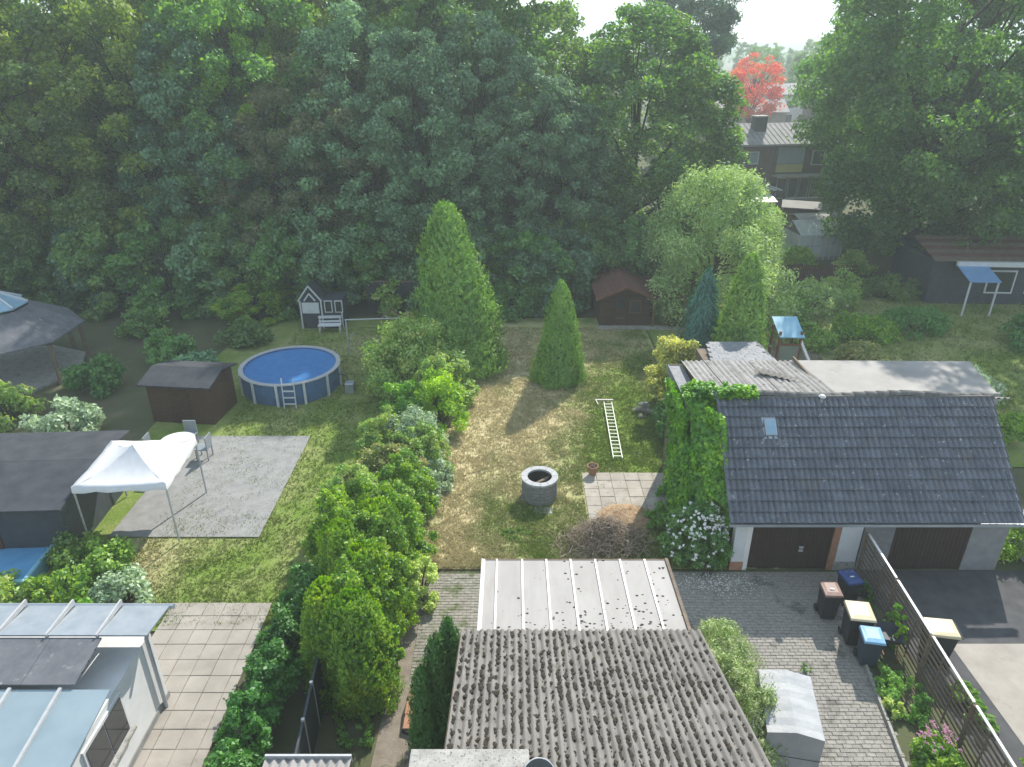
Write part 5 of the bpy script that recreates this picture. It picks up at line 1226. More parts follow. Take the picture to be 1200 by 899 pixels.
# pink sedum and flower bed bottom right, strip planting
fb_ = shrub('flowering_bush', 'leafy bush with dusty pink flower heads at the driveway kerb', 9.05, 10.1, .5, .6, .8, 44, 190, .07, .045, LM['hedge'], 83, rb=.25)
b = MB()
for k in range(34):
    a = r2.uniform(0, 6.28); f_ = r2.uniform(.2, 1); c_ = Vector((math.cos(a) * .42 * f_, .2 + math.sin(a) * .42 * f_, .84 - .12 * f_))
    for q in range(9):
        p = c_ + Vector((r2.gauss(0, .025), r2.gauss(0, .025), r2.gauss(0, .012))); vv, ff3 = ICO1[q % 5]; s_ = r2.uniform(.010, .02); b.add([p + v * s_ for v in vv], ff3)
tag(b.build('flower_heads', M['petal_pink'], fb_), kind='stuff')
shrub('strip_weeds', 'green weeds filling the strip between the kerb and slatted fence', 9.25, 11.9, .55, 1.0, .4, 60, 120, .06, .035, LM['weed'], 84, 'weeds', stems=False)
shrub('strip_weeds', 'broad pale leafed plant at the driveway kerb', 8.85, 11.5, .2, .3, .35, 14, 60, .14, .05, LM['pale_flower'], 85, 'plant', stems=False)
shrub('ivy_patch', 'ivy climbing the slatted fence behind the tipped wheelbarrow', 9.75, 13.55, .2, .5, 1.35, 34, 110, .08, .06, LM['vine'], 86, 'ivy')
shrub('ivy_patch', 'green growth between the garage pier and the slatted fence', 9.85, 15.3, .2, .7, .5, 24, 100, .07, .05, LM['cedar_dark'], 87, 'ivy')
shrub('weed_patch', 'tuft of weeds in the paving joints of the driveway', 7.25, 12.75, .2, .15, .12, 10, 50, .06, .015, LM['weed'], 88, 'weeds', stems=False)

# brushwood heap and straw
bh = thing('brushwood_heap', 'heap of dry grey brown brushwood behind the pale roof', 'brush heap', (2.95, 17.55, 0))
b = MB(); r2 = random.Random(12)
for k in range(2300):
    a = r2.uniform(0, 6.28); rd = abs(r2.gauss(0, .55)); cx_, cy_ = rd * math.cos(a) * 1.45, rd * math.sin(a) * .95; hz = max(.02, .95 * math.exp(-(rd / .7) ** 2) * r2.random() ** .5)
    if r2.random() < .35: cx_ -= .35
    aa = r2.uniform(0, 6.28); L_ = r2.uniform(.15, .5); dz = r2.uniform(-.1, .35); p = Vector((cx_, cy_, hz)); q = p + Vector((math.cos(aa) * L_ * .5, math.sin(aa) * L_ * .5, dz * L_ + .03))
    m1 = p.lerp(q, .5) + Vector((r2.uniform(-.04, .04), r2.uniform(-.04, .04), .02)); b.tube([p - (q - p) * .6, m1, q], [.010, .008, .004], 3, cap=False)
b.v = [(x, y, max(z, .01)) for x, y, z in b.v]
tag(b.build('sticks', M['twig'], bh), kind='stuff')
bl2 = thing('straw_heap', 'patch of orange brown straw and soil on the terrace corner', 'straw heap', (3.75, 18.9, 0))
b = MB(); N_ = 22; v = []
for j in range(N_ + 1):
    for i in range(N_ + 1):
        x = -1.15 + 2.3 * i / N_; y = -.95 + 1.9 * j / N_; rd = math.hypot(x / 1.05, y / .85) + .3 * (float(fbm(np.array(x + 9.), np.array(y + 3.), 1.8, 14)) - .5)
        z = max(-.02, .17 * (1 - rd ** 2)) + .05 * float(fbm(np.array(x + 3.), np.array(y), 4.5, 15)) * (rd < 1)
        v.append((x, y, z))
b.add(v, [(j * (N_ + 1) + i, j * (N_ + 1) + i + 1, (j + 1) * (N_ + 1) + i + 1, (j + 1) * (N_ + 1) + i) for j in range(N_) for i in range(N_)])
b.build('soil_mound', M['straw'], bl2, smooth=True)
b = MB()
for k in range(900):
    a = r2.uniform(0, 6.28); rd = math.sqrt(r2.random()); p = Vector((rd * math.cos(a) * 1.0, rd * math.sin(a) * .8, max(.02, .17 * (1 - rd ** 2)) + .03)); aa = r2.uniform(0, 6.28); L_ = r2.uniform(.06, .2)
    b.tube([p, p + Vector((math.cos(aa) * L_, math.sin(aa) * L_, r2.uniform(-.02, .05)))], [.004, .003], 3, cap=False)
tag(b.build('straw', M['straw'], bl2), kind='stuff')
# fallen white petals on the drive beside the bush
b = MB(); 
for k in range(420):
    x = 5.9 + r2.gauss(0, .55); y = 15.9 + r2.gauss(0, .28); 
    if x < 4.4 or y > 16.3: continue
    a = r2.uniform(0, 3); s_ = r2.uniform(.008, .02); b.box(x - s_, y - s_ * .6, .008, x + s_, y + s_ * .6, .012, rz=a)
tag(b.build('fallen_petals', M['petal_white']), 'fallen white petals scattered on the shaded driveway paving', 'petals', kind='stuff')
# fallen leaves on the lawn
b = MB()
for k in range(500):
    x = r2.uniform(-2.4, 5.5); y = r2.uniform(16.8, 33); s_ = r2.uniform(.012, .03); a = r2.uniform(0, 3.1)
    b.add([(x - s_, y, .055), (x, y - s_ * .6, .065), (x + s_, y, .06), (x, y + s_ * .6, .075)], [(0, 1, 2, 3)])
tag(b.build('fallen_leaves', M['straw']), 'dry fallen leaves scattered over the lawn', 'leaves', kind='stuff')

PERK = .55
# ------------------------------------------------------------------ gardens right of the lawn
gf = thing('board_fence', 'dark vertical board fence between the gardens below the greenhouse', 'fence', (17.6, 42.2, 0), R(-4))
bme = MB().box(-.055, -.012, 0, .055, .012, 1.75).data('board', M['wood_dark'])
for i in range(46): inst('board', bme, gf, (-2.6 + i * .13, 0, rnd.uniform(-.02, .02)))
MB().box(-2.7, .015, 1.4, 3.4, .05, 1.5).build('rail', M['wood_dark'], gf)
RG = 'shrubs of the wild garden behind the garages'
for i, (x, y, a, b_, h, lm, lb) in enumerate([
    (17.0, 38.5, 1.8, 1.4, 2.0, 'willow', 'arching pale green bamboo bush in the garden below the big oak'), (15.2, 37.2, 1.4, 1.3, 1.6, 'cedar', 'rounded green bush right of the thuja'),
    (13.6, 36.5, 1.2, 1.2, 1.8, 'maple', 'green bush beneath the right side of the willow'), (19.5, 39.8, 1.8, 1.3, 1.9, 'hazel', 'bushy hazel beneath the left side of the big oak'),
    (22.5, 41.0, 2.0, 1.2, 1.5, 'oak', 'dark bush under the big oak crown'), (15.4, 33.6, 1.0, 1.2, 1.0, 'cedar', 'low green shrub behind the play tower slide'),
    (16.6, 31.0, 1.3, 1.6, 1.0, 'olive', 'low olive shrub on the slope right of the play tower'), (18.2, 34.5, 1.8, 1.6, 1.4, 'hedge', 'green shrub on the slope below the bamboo bush'),
    (21.5, 35.5, 2.0, 1.4, 1.3, 'shade_hedge', 'dark rounded shrub in the middle of the right hand garden'), (17.2, 27.4, 1.3, 1.1, 1.0, 'shade_hedge', 'low hedge bush behind the flat roofed outbuilding'),
    (19.8, 28.0, 1.5, 1.2, 1.1, 'silver', 'grey green shrub right of the flat roofed outbuilding'), (26.5, 33.5, 1.6, 1.4, 1.6, 'shade_hedge', 'dark bush in front of the brown roofed bungalow'),
    (18.6, 24.0, 1.1, 1.2, 1.2, 'hedge', 'green bush at the right end of the outbuilding'), (16.6, 22.0, .9, 1.2, 1.3, 'olive', 'olive bush against the right end of the garages')]):
    shrub('garden_shrub', lb, x, y, a, b_, h, 36, 200, .16, .09, LM[lm], 120 + i, group=RG, rb=.3)
# path of bare earth at the play tower
M['earth'] = mat('bare_earth', [(.3, (.12, .095, .075)), (.7, (.20, .165, .135))], 1.5, 8, .95, .4, 15, over=[((.08, .10, .04), 1.3, .55, .15)])
tag(MB().add([(10.6, 25.5, .06), (14.6, 24.6, .06), (15.0, 28.5, .06), (15.2, 32.5, .06), (13.0, 34.5, .06), (11.6, 31, .06)], [(0, 1, 2, 3, 4, 5)]).build('earth_patch', M['earth']), kind='structure')

# greenhouse and sheds
gh = thing('greenhouse', 'greenhouse with frosted panes and white frame beside the big oak', 'greenhouse', (21.6, 50.5, 0), R(6))
for i in range(8):
    x = -1.6 + i * .4
    for k, (za, zb) in enumerate(((.25, 1.0), (1.04, 1.8))): MB().box(x + .015, -1.2, za, x + .385, -1.17, zb).build('pane', M['glasshouse'], gh)
for i in range(9): MB().box(-1.62 + i * .4, -1.22, 0, -1.58 + i * .4, -1.15, 1.85).build('mullion', M['white'], gh)
MB().box(-1.6, -1.15, 0, 1.6, 1.6, .25).build('base', M['concrete'], gh)
for s_ in (-1, 1): MB().box(s_ * 1.6 - .02, -1.15, .25, s_ * 1.6 + .02, 1.6, 1.8).build('side_glass', M['glasshouse'], gh)
for i in range(8):
    x = -1.6 + i * .4
    MB().slab([(x + .01, -1.25, 1.84), (x + .39, -1.25, 1.84), (x + .39, .25, 2.5), (x + .01, .25, 2.5)], .02).build('roof_pane', M['glasshouse'], gh)
    MB().slab([(x + .01, .27, 2.5), (x + .39, .27, 2.5), (x + .39, 1.7, 1.9), (x + .01, 1.7, 1.9)], .02).build('roof_pane', M['glasshouse'], gh)
MB().box(-1.65, -1.26, 1.78, 1.65, -1.2, 1.86).build('eave_rail', M['white'], gh); MB().box(-1.62, .22, 2.49, 1.62, .30, 2.54).build('ridge_rail', M['white'], gh)
def small_shed(label, x, y, w, d, h, rz, wall, roof, pit=.35):
    t = thing('garden_hut', label, 'hut', (x, y, 0), rz)
    MB().box(-w / 2, -d / 2, 0, w / 2, d / 2, h).build('wall', wall, t)
    MB().slab([(-w / 2 - .2, -d / 2 - .25, h), (w / 2 + .2, -d / 2 - .25, h), (w / 2 + .2, 0, h + pit), (-w / 2 - .2, 0, h + pit)], .07).build('roof', roof, t)
    MB().slab([(-w / 2 - .2, 0.01, h + pit), (w / 2 + .2, .01, h + pit), (w / 2 + .2, d / 2 + .2, h), (-w / 2 - .2, d / 2 + .2, h)], .07).build('roof', roof, t)
    MB().box(-.4, -d / 2 - .03, .05, .4, -d / 2 - .002, h - .25).build('door', M['wood_dark'], t)
    return t
small_shed('small hut with white roof just behind the greenhouse', 23.2, 54.5, 3.2, 2.4, 1.9, R(8), M['wood_grey'], M['flat_roof'])
small_shed('dark walled hut with pale roof between greenhouse and brick house', 23.6, 58.5, 2.6, 2.2, 2.0, R(-20), M['wood_dark'], M['flat_roof'])
small_shed('low hut with pale roof half hidden by the willow', 20.3, 61.5, 3.4, 2.2, 1.9, R(5), M['grey_block'], M['alu'])
for i, (x, y, h, lm, lb) in enumerate([(20.6, 57.6, 2.2, 'bright', 'sunlit yellow green bush right behind the willow'), (19.0, 53.0, 2.0, 'maple', 'green bush left of the greenhouse'), (24.6, 61.0, 1.6, 'hazel', 'grey green bush by the brick house patio'),
                                       (21.8, 60.3, 1.8, 'brown', 'dark reddish bush behind the willow top'), (26.0, 57.0, 1.8, 'oak', 'dark bush beneath the oak behind the greenhouse'), (19.6, 47.4, 1.6, 'cedar', 'low green bush in front of the greenhouse corner'), (23.0, 46.2, 1.5, 'hazel', 'light green bush right in front of the greenhouse')]):
    shrub('patio_bush', lb, x, y, 1.3, 1.1, h, 30, 170, .2, .13, LM[lm], 150 + i, group='bushes around the greenhouse and huts', rb=.3)
# brick house with yellow panel
hs_ = thing('brick_house', 'brown brick house with grey roof, blue shutter and yellow panel', 'house', (24.2, 68.5, .95), R(9))
MB().box(-5.2, -2.5, -.95, 6.5, 3.5, 4.9).build('wall', M['house_brick'], hs_)
me_ = None
MB().slab([(-5.6, -3.1, 4.95), (6.9, -3.1, 4.95), (6.9, .6, 6.35), (-5.6, .6, 6.35)], .16).build('roof', M['far_roof'], hs_)
MB().slab([(-5.6, .61, 6.35), (6.9, .61, 6.35), (6.9, 4.1, 4.95), (-5.6, 4.1, 4.95)], .16).build('roof', M['far_roof'], hs_)
for i in range(26): MB().bar((-5.5 + i * .49, -3.05, 4.99), (-5.5 + i * .49, .55, 6.39), .03, .03).build('roof_seam', M['far_roof'], hs_)
MB().add([(-5.2, -2.5, 4.85), (-5.2, 3.5, 4.85), (-5.2, .6, 6.2), (-5.0, -2.5, 4.85), (-5.0, 3.5, 4.85), (-5.0, .6, 6.2)], [(0, 2, 1), (3, 4, 5), (0, 3, 5, 2), (1, 2, 5, 4)]).build('gable', M['house_brick'], hs_)
ch = MB().box(-2.6, -.9, 5.3, -1.5, 0, 7.0).build('chimney', M['anthracite'], hs_); MB().box(-2.7, -1.0, 7.0, -1.4, .1, 7.1).build('chimney_cap', M['concrete'], ch)
fw = MB().box(-1.15, -2.62, 2.35, 1.75, -2.5, 4.75).build('window_frame', M['anthracite'], hs_)
MB().box(-.95, -2.66, 3.2, 1.6, -2.60, 4.6).build('shutter', M['shutter'], fw)
MB().box(-.95, -2.67, 2.45, 1.6, -2.60, 3.15).build('yellow_panel', M['yellow_panel'], fw)
MB().box(-1.2, -3.6, 2.12, 7.0, -2.5, 2.3).build('balcony_slab', M['concrete'], hs_)
w1 = MB().box(-3.6, -2.56, 3.2, -2.7, -2.5, 4.3).build('window', M['white'], hs_); MB().box(-3.5, -2.58, 3.3, -2.8, -2.55, 4.2).build('pane', M['shutter'], w1)
w2 = MB().box(2.4, -2.56, 3.0, 3.6, -2.5, 4.3).build('window', M['white'], hs_); MB().box(2.5, -2.58, 3.1, 3.5, -2.55, 4.2).build('pane', M['glass_dark'], w2)
for i in range(4):
    q = MB().box(-.6 + i * 1.1, -2.56, .1, .35 + i * 1.1, -2.5, 2.0).build('patio_door', M['white'], hs_); MB().box(-.52 + i * 1.1, -2.58, .2, .27 + i * 1.1, -2.55, 1.9).build('pane', M['glass_dark'], q)
MB().box(-5.0, -4.2, 0, -3.2, -2.5, 2.4).build('white_annex', M['white'], hs_)
pg = thing('pergola', 'dark pergola with white roof slats in front of the brick house', 'pergola', (21.8, 64.0, 0), R(9))
for i in range(7): MB().box(-1.9 + i * .55, -1.1, 2.3, -1.6 + i * .55, 1.2, 2.36).build('roof_slat', M['white'], pg)
MB().box(-2.0, -1.15, 2.15, 1.95, -1.05, 2.3).build('beam', M['anthracite'], pg); MB().box(-2.0, 1.05, 2.15, 1.95, 1.15, 2.3).build('beam', M['anthracite'], pg)
for sx_ in (-1.9, 1.85):
    for sy_ in (-1.1, 1.1): MB().box(sx_ - .06, sy_ - .06, 0, sx_ + .06, sy_ + .06, 2.2).build('post', M['anthracite'], pg)
gw = thing('garden_wall', 'grey block garden wall in front of the brick house patio', 'wall', (25.5, 63.6, 0), R(9)); MB().box(-1.6, -.1, 0, 3, .1, 1.5).build('wall_panel', M['grey_block'], gw); MB().box(-1.65, -.14, 1.5, 3.05, .14, 1.57).build('coping', M['concrete'], gw)
# bungalow at the right edge
bg = thing('bungalow', 'low bungalow with brown roof and white fascia beneath the right oak', 'bungalow', (29.5, 40.8, 0), R(-3))
MB().box(-5, -1.0, 0, 6, 4, 2.6).build('wall', M['anthracite'], bg)
for r in range(7):
    y0_ = -1.4 + r * .42; z0_ = 2.72 + r * .10
    MB().slab([(-5.2, y0_, z0_), (6.3, y0_, z0_), (6.3, y0_ + .5, z0_ + .12), (-5.2, y0_ + .5, z0_ + .12)], .05).build('tile_row', M['shingle_red'] if r % 2 else M['wood_grey'], bg)
MB().box(-4.0, -1.65, 2.45, .2, -1.42, 2.72).build('fascia', M['white'], bg)
MB().slab([(-4.0, -3.2, 2.05), (-2.3, -3.2, 2.05), (-2.3, -1.6, 2.5), (-4.0, -1.6, 2.5)], .05).build('glass_canopy', M['blue_panel'], bg)
for sx_ in (-3.9, -2.4): MB().box(sx_ - .04, -3.15, 0, sx_ + .04, -3.07, 2.05).build('canopy_post', M['white'], bg)
for i in range(3):
    w_ = MB().box(-1.8 + i * 2.3, -1.05, .7, -.2 + i * 2.3, -1.0, 2.1).build('window', M['white'], bg); MB().box(-1.7 + i * 2.3, -1.07, .8, -.3 + i * 2.3, -1.04, 2.0).build('pane', M['glass_dark'], w_)
ck = thing('clothes_airer', 'pale folding clothes airer under the big oak', 'clothes airer', (26.6, 41.6, 0), R(20))
for k in range(5): MB().bar((-.5 + .25 * k, -.4, 1.0 + .05 * (k % 2)), (-.5 + .25 * k, .4, 1.0 + .05 * (k % 2)), .025).build('rod', M['white'], ck)
for s_ in (-.4, .4): MB().bar((-.55, s_, 0), (.55, s_, 1.0), .03).build('leg', M['white'], ck); MB().bar((.55, s_, 0), (-.55, s_, 1.0), .03).build('leg', M['white'], ck)

# ------------------------------------------------------------------ far background
FB = 'distant trees beyond the houses'
def fartree(x, y, s, lm, k, label):
    s *= .84 if y > 125 else 1
    return plant_tree('distant_tree', DEC[k], x, y, label, 'tree', FB, (s, s, s), rr.uniform(0, 6), lm)
far = [(20, 92, .62, 'maple', 'oak1'), (24, 97, .6, 'olive', 'ash1'), (47, 88, .66, 'oak', 'oak2'), (46, 98, .68, 'pine', 'oak2'), (50, 104, .8, 'oak', 'oak1'), (24, 104, .62, 'bright', 'oak1'),
       (33, 158, .75, 'maple', 'oak2'), (42, 165, .85, 'silver', 'oak1'), (52, 160, .85, 'oak', 'oak2'), (58, 150, .95, 'maple', 'oak1'), (62, 178, .9, 'silver', 'oak1'), (47, 190, .8, 'olive', 'oak2'), (36, 185, .72, 'olive', 'oak1'), (68, 165, .9, 'oak', 'oak2'), (25, 175, .75, 'oak', 'oak1'), (30, 200, .8, 'bright', 'oak2'),
       (54, 215, .9, 'blue', 'oak1'), (66, 220, .9, 'maple', 'oak2'), (76, 230, .95, 'oak', 'oak1'), (84, 215, .95, 'oak', 'oak2'), (10, 98, .6, 'bright', 'oak1'), (4, 92, .55, 'hazel', 'oak2'), (13, 125, .6, 'maple', 'oak1'), (0, 130, .6, 'oak', 'oak2'), (18, 150, .7, 'olive', 'oak1'), (6, 170, .7, 'oak', 'oak2'),
       (-6, 105, .6, 'maple', 'oak1'), (20, 86, .55, 'oak', 'oak2'), (92, 200, 1, 'oak', 'oak1'), (58, 118, .8, 'maple', 'oak2'), (68, 130, .85, 'oak', 'oak1'), (80, 150, .9, 'blue', 'oak2'), (-15, 120, .8, 'oak', 'oak1'), (-30, 125, .9, 'maple', 'oak2'), (-45, 130, .9, 'oak', 'oak1')]
names_ = {'maple': 'mid green', 'olive': 'olive yellow', 'oak': 'dark green', 'pine': 'very dark green', 'bright': 'bright yellow green', 'silver': 'pale grey green', 'blue': 'bluish green', 'hazel': 'light green'}
for x, y, s, lm, k in far: fartree(x, y, s, LM[lm], k, names_[lm] + ' rounded tree in the distance beyond the brick house')
DEC['redtree'] = tree_meshes('autumn_tree', 25, 12.2, 4.4, 4.3, 80, 110, .30, .17, LM['red'], M['bark'], cr_=(.14, .26), nb=60, trunk=.2, prof=lambda t: math.sqrt(max(0, 1 - abs((t - .5) / .56) ** 2)), shell=.3, trunk_top=.62)
plant_tree('red_tree', DEC['redtree'], 34.6, 110, 'autumn tree with bright red and pink leaves behind the brick house roof', 'tree', None, (1, 1, 1), .7)
def farhouse(label, x, y, w, d, h, rz, wall, roof, rh=1.6, chim=True):
    t = thing('distant_house', label, 'house', (x, y, 0), rz)
    MB().box(-w / 2, -d / 2, 0, w / 2, d / 2, h).build('wall', wall, t)
    MB().slab([(-w / 2 - .4, -d / 2 - .4, h), (w / 2 + .4, -d / 2 - .4, h), (w / 2 + .4, 0, h + rh), (-w / 2 - .4, 0, h + rh)], .2).build('roof', roof, t)
    MB().slab([(-w / 2 - .4, .01, h + rh), (w / 2 + .4, .01, h + rh), (w / 2 + .4, d / 2 + .4, h), (-w / 2 - .4, d / 2 + .4, h)], .2).build('roof', roof, t)
    for i in range(max(2, int(w / 2.6))):
        for z in ((.9, 2.2), (3.3, 4.5)):
            if z[1] > h: continue
            a = -w / 2 + .8 + i * 2.5; MB().box(a, -d / 2 - .04, z[0], a + 1.2, -d / 2 + .02, z[1]).build('window', M['glass_dark'], t)
    if chim: MB().box(-.5, -.4, h + rh * .7, .4, .4, h + rh + .9).build('chimney', M['anthracite'], t)
farhouse('long distant house with pale grey roof left of the red tree', 44, 140, 22, 9, 5.6, R(4), M['render_white'], M['corr_back'])
farhouse('distant house with pale roof seen through the red tree', 37, 122, 12, 8, 4.2, R(-5), M['corr_back'], M['corr_back'], chim=False)
farhouse('pale roofed house glimpsed between the wood and the large tree', 4.5, 78, 12, 8, 5.2, R(6), M['render_white'], M['corr_back'])
farhouse('nearer white roofed outbuilding glimpsed left of the large tree', 5.5, 66, 8, 5, 2.6, R(-4), M['render_white'], M['flat_roof'], .8, False)
farhouse('distant brick house beyond the right hand trees', 58, 128, 14, 9, 5.6, R(12), M['house_brick'], M['far_roof'])
# distant wood: uncountable, one mesh; low hills
rs = np.random.RandomState(77); n = 170
px_ = rs.uniform(-260, 420, n); py_ = 250 + 420 * rs.rand(n) ** 1.1; cpts = []; crad = []
for x, y in zip(px_, py_):
    hh_ = 7 + 4 * rs.rand()
    for k in range(6): cpts.append((x + rs.normal() * 3.5, y + rs.normal() * 3.5, hh_ * (.35 + .6 * rs.rand()))); crad.append(2.2 + 1.6 * rs.rand())
V = clumps(np.array(cpts), np.array(crad), 32, 1.4, 1.1, 78)
o = bpy.data.objects.new('distant_wood', quad_mesh('distant_wood', V, LM['far'])); COL.objects.link(o)
tag(o, 'far-off woodland fading into the haze below the horizon', 'woodland', kind='stuff')
M['hill'] = mat('hill_wood', [(.3, (.03, .055, .028)), (.7, (.07, .10, .04))], .02, 8, .95, .8, .2)
b = MB(); v = []; nx, ny = 120, 8
for j in range(ny + 1):
    for i in range(nx + 1):
        x = -1200 + 2400 * i / nx; y = 620 + j * 95
        z = (2 + 20 * math.sin(math.pi * min(1, j / 5.) * .5) * (.7 + .45 * float(fbm(np.array(x * .004), np.array(y * .004), 1.0, 5)) + .05 * math.sin(x * .05))) - 6
        v.append((x, y, z))
b.add(v, [(j * (nx + 1) + i, j * (nx + 1) + i + 1, (j + 1) * (nx + 1) + i + 1, (j + 1) * (nx + 1) + i) for j in range(ny) for i in range(nx)])
tag(b.build('hills', M['hill'], smooth=True), kind='structure')

# ------------------------------------------------------------------ left neighbour's plot
sheet('neighbour_terrace', -12.6, 17.9, -7.9, 24.2, .075, M['grey_block'])
paving('garden_walk', -9.35, 7.0, -6.6, 15.0, .09, .5, .5, .012, M['light_paving'], M['joint'], (-8, 11), piece='walk_slab', seed=16, jit=.004)
# round pool with blue cover
pl = thing('round_pool', 'round above-ground pool with blue cover on the left hand lawn', 'pool', (-9.9, 28.9, 0))
MB().lathe([(2.1, 0), (2.14, .5), (2.1, 1.0), (2.02, 1.0), (2.02, .8)], n=40, close=False).build('wall', M['pool_wall'], pl, smooth=False)
MB().lathe([(.001, .93), (1.0, .925), (2.03, .94)], n=40, close=False).build('cover', M['pool_cover'], pl)
for k in range(12):
    a = k * math.pi / 6; MB().box(2.15, -.05, 0, 2.22, .05, 1.03, rz=a, c=(0, 0)).build('upright', M['white'], pl)
MB().lathe([(2.0, 1.0), (2.2, 1.0), (2.2, 1.04), (2.0, 1.04), (2.0, 1.0)], n=40, close=False).build('rim', M['alu'], pl)
b = MB(); b.bar((.3, -2.35, 0), (.3, -2.25, 1.4), .04); b.bar((.8, -2.35, 0), (.8, -2.25, 1.4), .04)
for k in range(4): b.bar((.3, -2.33, .25 + k * .3), (.8, -2.33, .25 + k * .3), .03, .06)
b.build('pool_ladder', M['white'], pl)
MB().box(2.55, -.9, 0, 2.95, -.5, .5).build('pump_box', M['zinc'], pl, bevel=.04)
MB().tube([(2.1, -.2, .7), (2.5, -.25, .6), (2.75, -.5, .3), (2.75, -.7, .25)], .03, 7).build('hose', M['anthracite'], pl)
# felt roofed pavilion with a glazed cupola, far left
pv = thing('pavilion', 'octagonal pavilion with slate felt roof and light blue glazed top at the left edge', 'pavilion', (-23.4, 30.3, 0))
n = 8; ring = lambda r, z: [(r * math.cos(math.pi / 4 * k + .39), r * math.sin(math.pi / 4 * k + .39), z) for k in range(n)]
lo_, hi_, tp_ = ring(3.4, 2.1), ring(1.4, 3.2), ring(.12, 4.0)
for k in range(n):
    j = (k + 1) % n
    MB().slab([lo_[k], lo_[j], hi_[j], hi_[k]], .06).build('roof_panel', M['felt'], pv)
    h1 = [Vector(p) * 1 for p in (hi_[k], hi_[j])]
    MB().slab([Vector(hi_[k]) + Vector((0, 0, .12)), Vector(hi_[j]) + Vector((0, 0, .12)), tp_[j], tp_[k]], .04).build('glass_panel', M['glass_blue'], pv)
    MB().bar(Vector(hi_[k]) + Vector((0, 0, .16)), Vector(tp_[k]) + Vector((0, 0, .03)), .07, .07).build('glazing_bar', M['white'], pv)
    MB().bar(Vector(lo_[k]) * .93 - Vector((0, 0, 1.96)), Vector(lo_[k]) * .93 + Vector((0, 0, .0)), .14).build('post', M['wood_grey'], pv)
MB().lathe([(3.1, 0), (3.1, .12)], n=8).build('floor', M['concrete'], pv)
small_shed('low dark roofed hut left of the white canopy', -15.6, 19.0, 4.6, 4.2, 1.9, R(3), M['anthracite'], M['felt_dark'], .25)
small_shed('dark timber hut behind the grey terrace', -13.2, 26.3, 2.6, 2.0, 1.8, R(-6), M['wood_dark'], M['felt_dark'], .3)
ca = thing('canopy', 'white square garden canopy on the terrace of the left hand garden', 'canopy', (-11.7, 18.9, .075), R(4))
ap_ = (0, 0, 2.75); cs_ = [(-1.35, -1.35, 2.15), (1.35, -1.35, 2.15), (1.35, 1.35, 2.15), (-1.35, 1.35, 2.15)]
for k in range(4):
    A, B, P_ = Vector(cs_[k]), Vector(cs_[(k + 1) % 4]), Vector(ap_); b = MB(); v = []; q = 8
    for j in range(q + 1):
        for i in range(q + 1):
            p = A.lerp(B, i / q).lerp(P_, j / q); p.z -= .16 * math.sin(math.pi * j / q) ** .8 + .05 * math.sin(math.pi * i / q) * (1 - j / q) + .012 * math.sin(i * 2.2 + j * 1.4 + k) * (1 - j / q); v.append(tuple(p))
    for i in range(q + 1):
        p = A.lerp(B, i / q); v.append((p.x * 1.01, p.y * 1.01, p.z - .22 - .03 * math.sin(i * 2.4)))
    n0 = (q + 1) ** 2
    b.add(v, [(j * (q + 1) + i, j * (q + 1) + i + 1, (j + 1) * (q + 1) + i + 1, (j + 1) * (q + 1) + i) for j in range(q) for i in range(q)] + [(n0 + i, n0 + i + 1, i + 1, i) for i in range(q)])
    b.build('cloth_panel', M['white'], ca, smooth=True)
for c_ in cs_: MB().tube([(c_[0] * .98, c_[1] * .98, 0), (c_[0] * .98, c_[1] * .98, 2.15)], .03, 8).build('pole', M['alu'], ca)
tb = thing('garden_table', 'pale round garden table on the grey terrace', 'table', (-12.3, 22.6, .075))
MB().lathe([(.001, .70), (.62, .70), (.62, .74), (.001, .74)], n=28, close=False).build('tabletop', M['white'], tb); MB().lathe([(.04, .03), (.04, .70)], n=10).build('leg', M['alu'], tb); MB().lathe([(.3, 0), (.28, .03)], n=20).build('foot', M['alu'], tb)
def chair(x, y, rz, lb):
    t = thing('garden_chair', lb, 'chair', (x, y, .075), rz, 'garden chairs around the round table')
    MB().box(-.24, -.24, .42, .24, .24, .46).build('seat', M['zinc'], t); MB().box(-.24, .21, .46, .24, .25, .95).build('backrest', M['zinc'], t)
    for a in (-.21, .21):
        for c_ in (-.21, .21): MB().box(a - .02, c_ - .02, 0, a + .02, c_ + .02, .42).build('leg', M['zinc'], t)
chair(-12.3, 23.5, 0, 'garden chair behind the round table'); chair(-13.2, 22.6, R(90), 'garden chair left of the round table'); chair(-11.4, 22.6, R(-90), 'garden chair right of the round table'); chair(-12.3, 21.7, R(180), 'garden chair in front of the round table')
pp_ = thing('paddling_pool', 'light blue paddling pool beside the left edge shrubs', 'paddling pool', (-15.1, 16.3, 0), R(3))
MB().box(-1.5, -1.0, 0, 1.5, -.85, .5).build('pool_side', M['sky_plastic'], pp_, bevel=.05); MB().box(-1.5, .85, 0, 1.5, 1.0, .5).build('pool_side', M['sky_plastic'], pp_, bevel=.05)
MB().box(-1.5, -.84, 0, -1.36, .84, .5).build('pool_side', M['sky_plastic'], pp_, bevel=.05); MB().box(1.36, -.84, 0, 1.5, .84, .5).build('pool_side', M['sky_plastic'], pp_, bevel=.05)
MB().box(-1.35, -.84, 0, 1.35, .84, .4).build('water', M['water'], pp_)
LG = 'shrubs of the bed in the left hand garden'
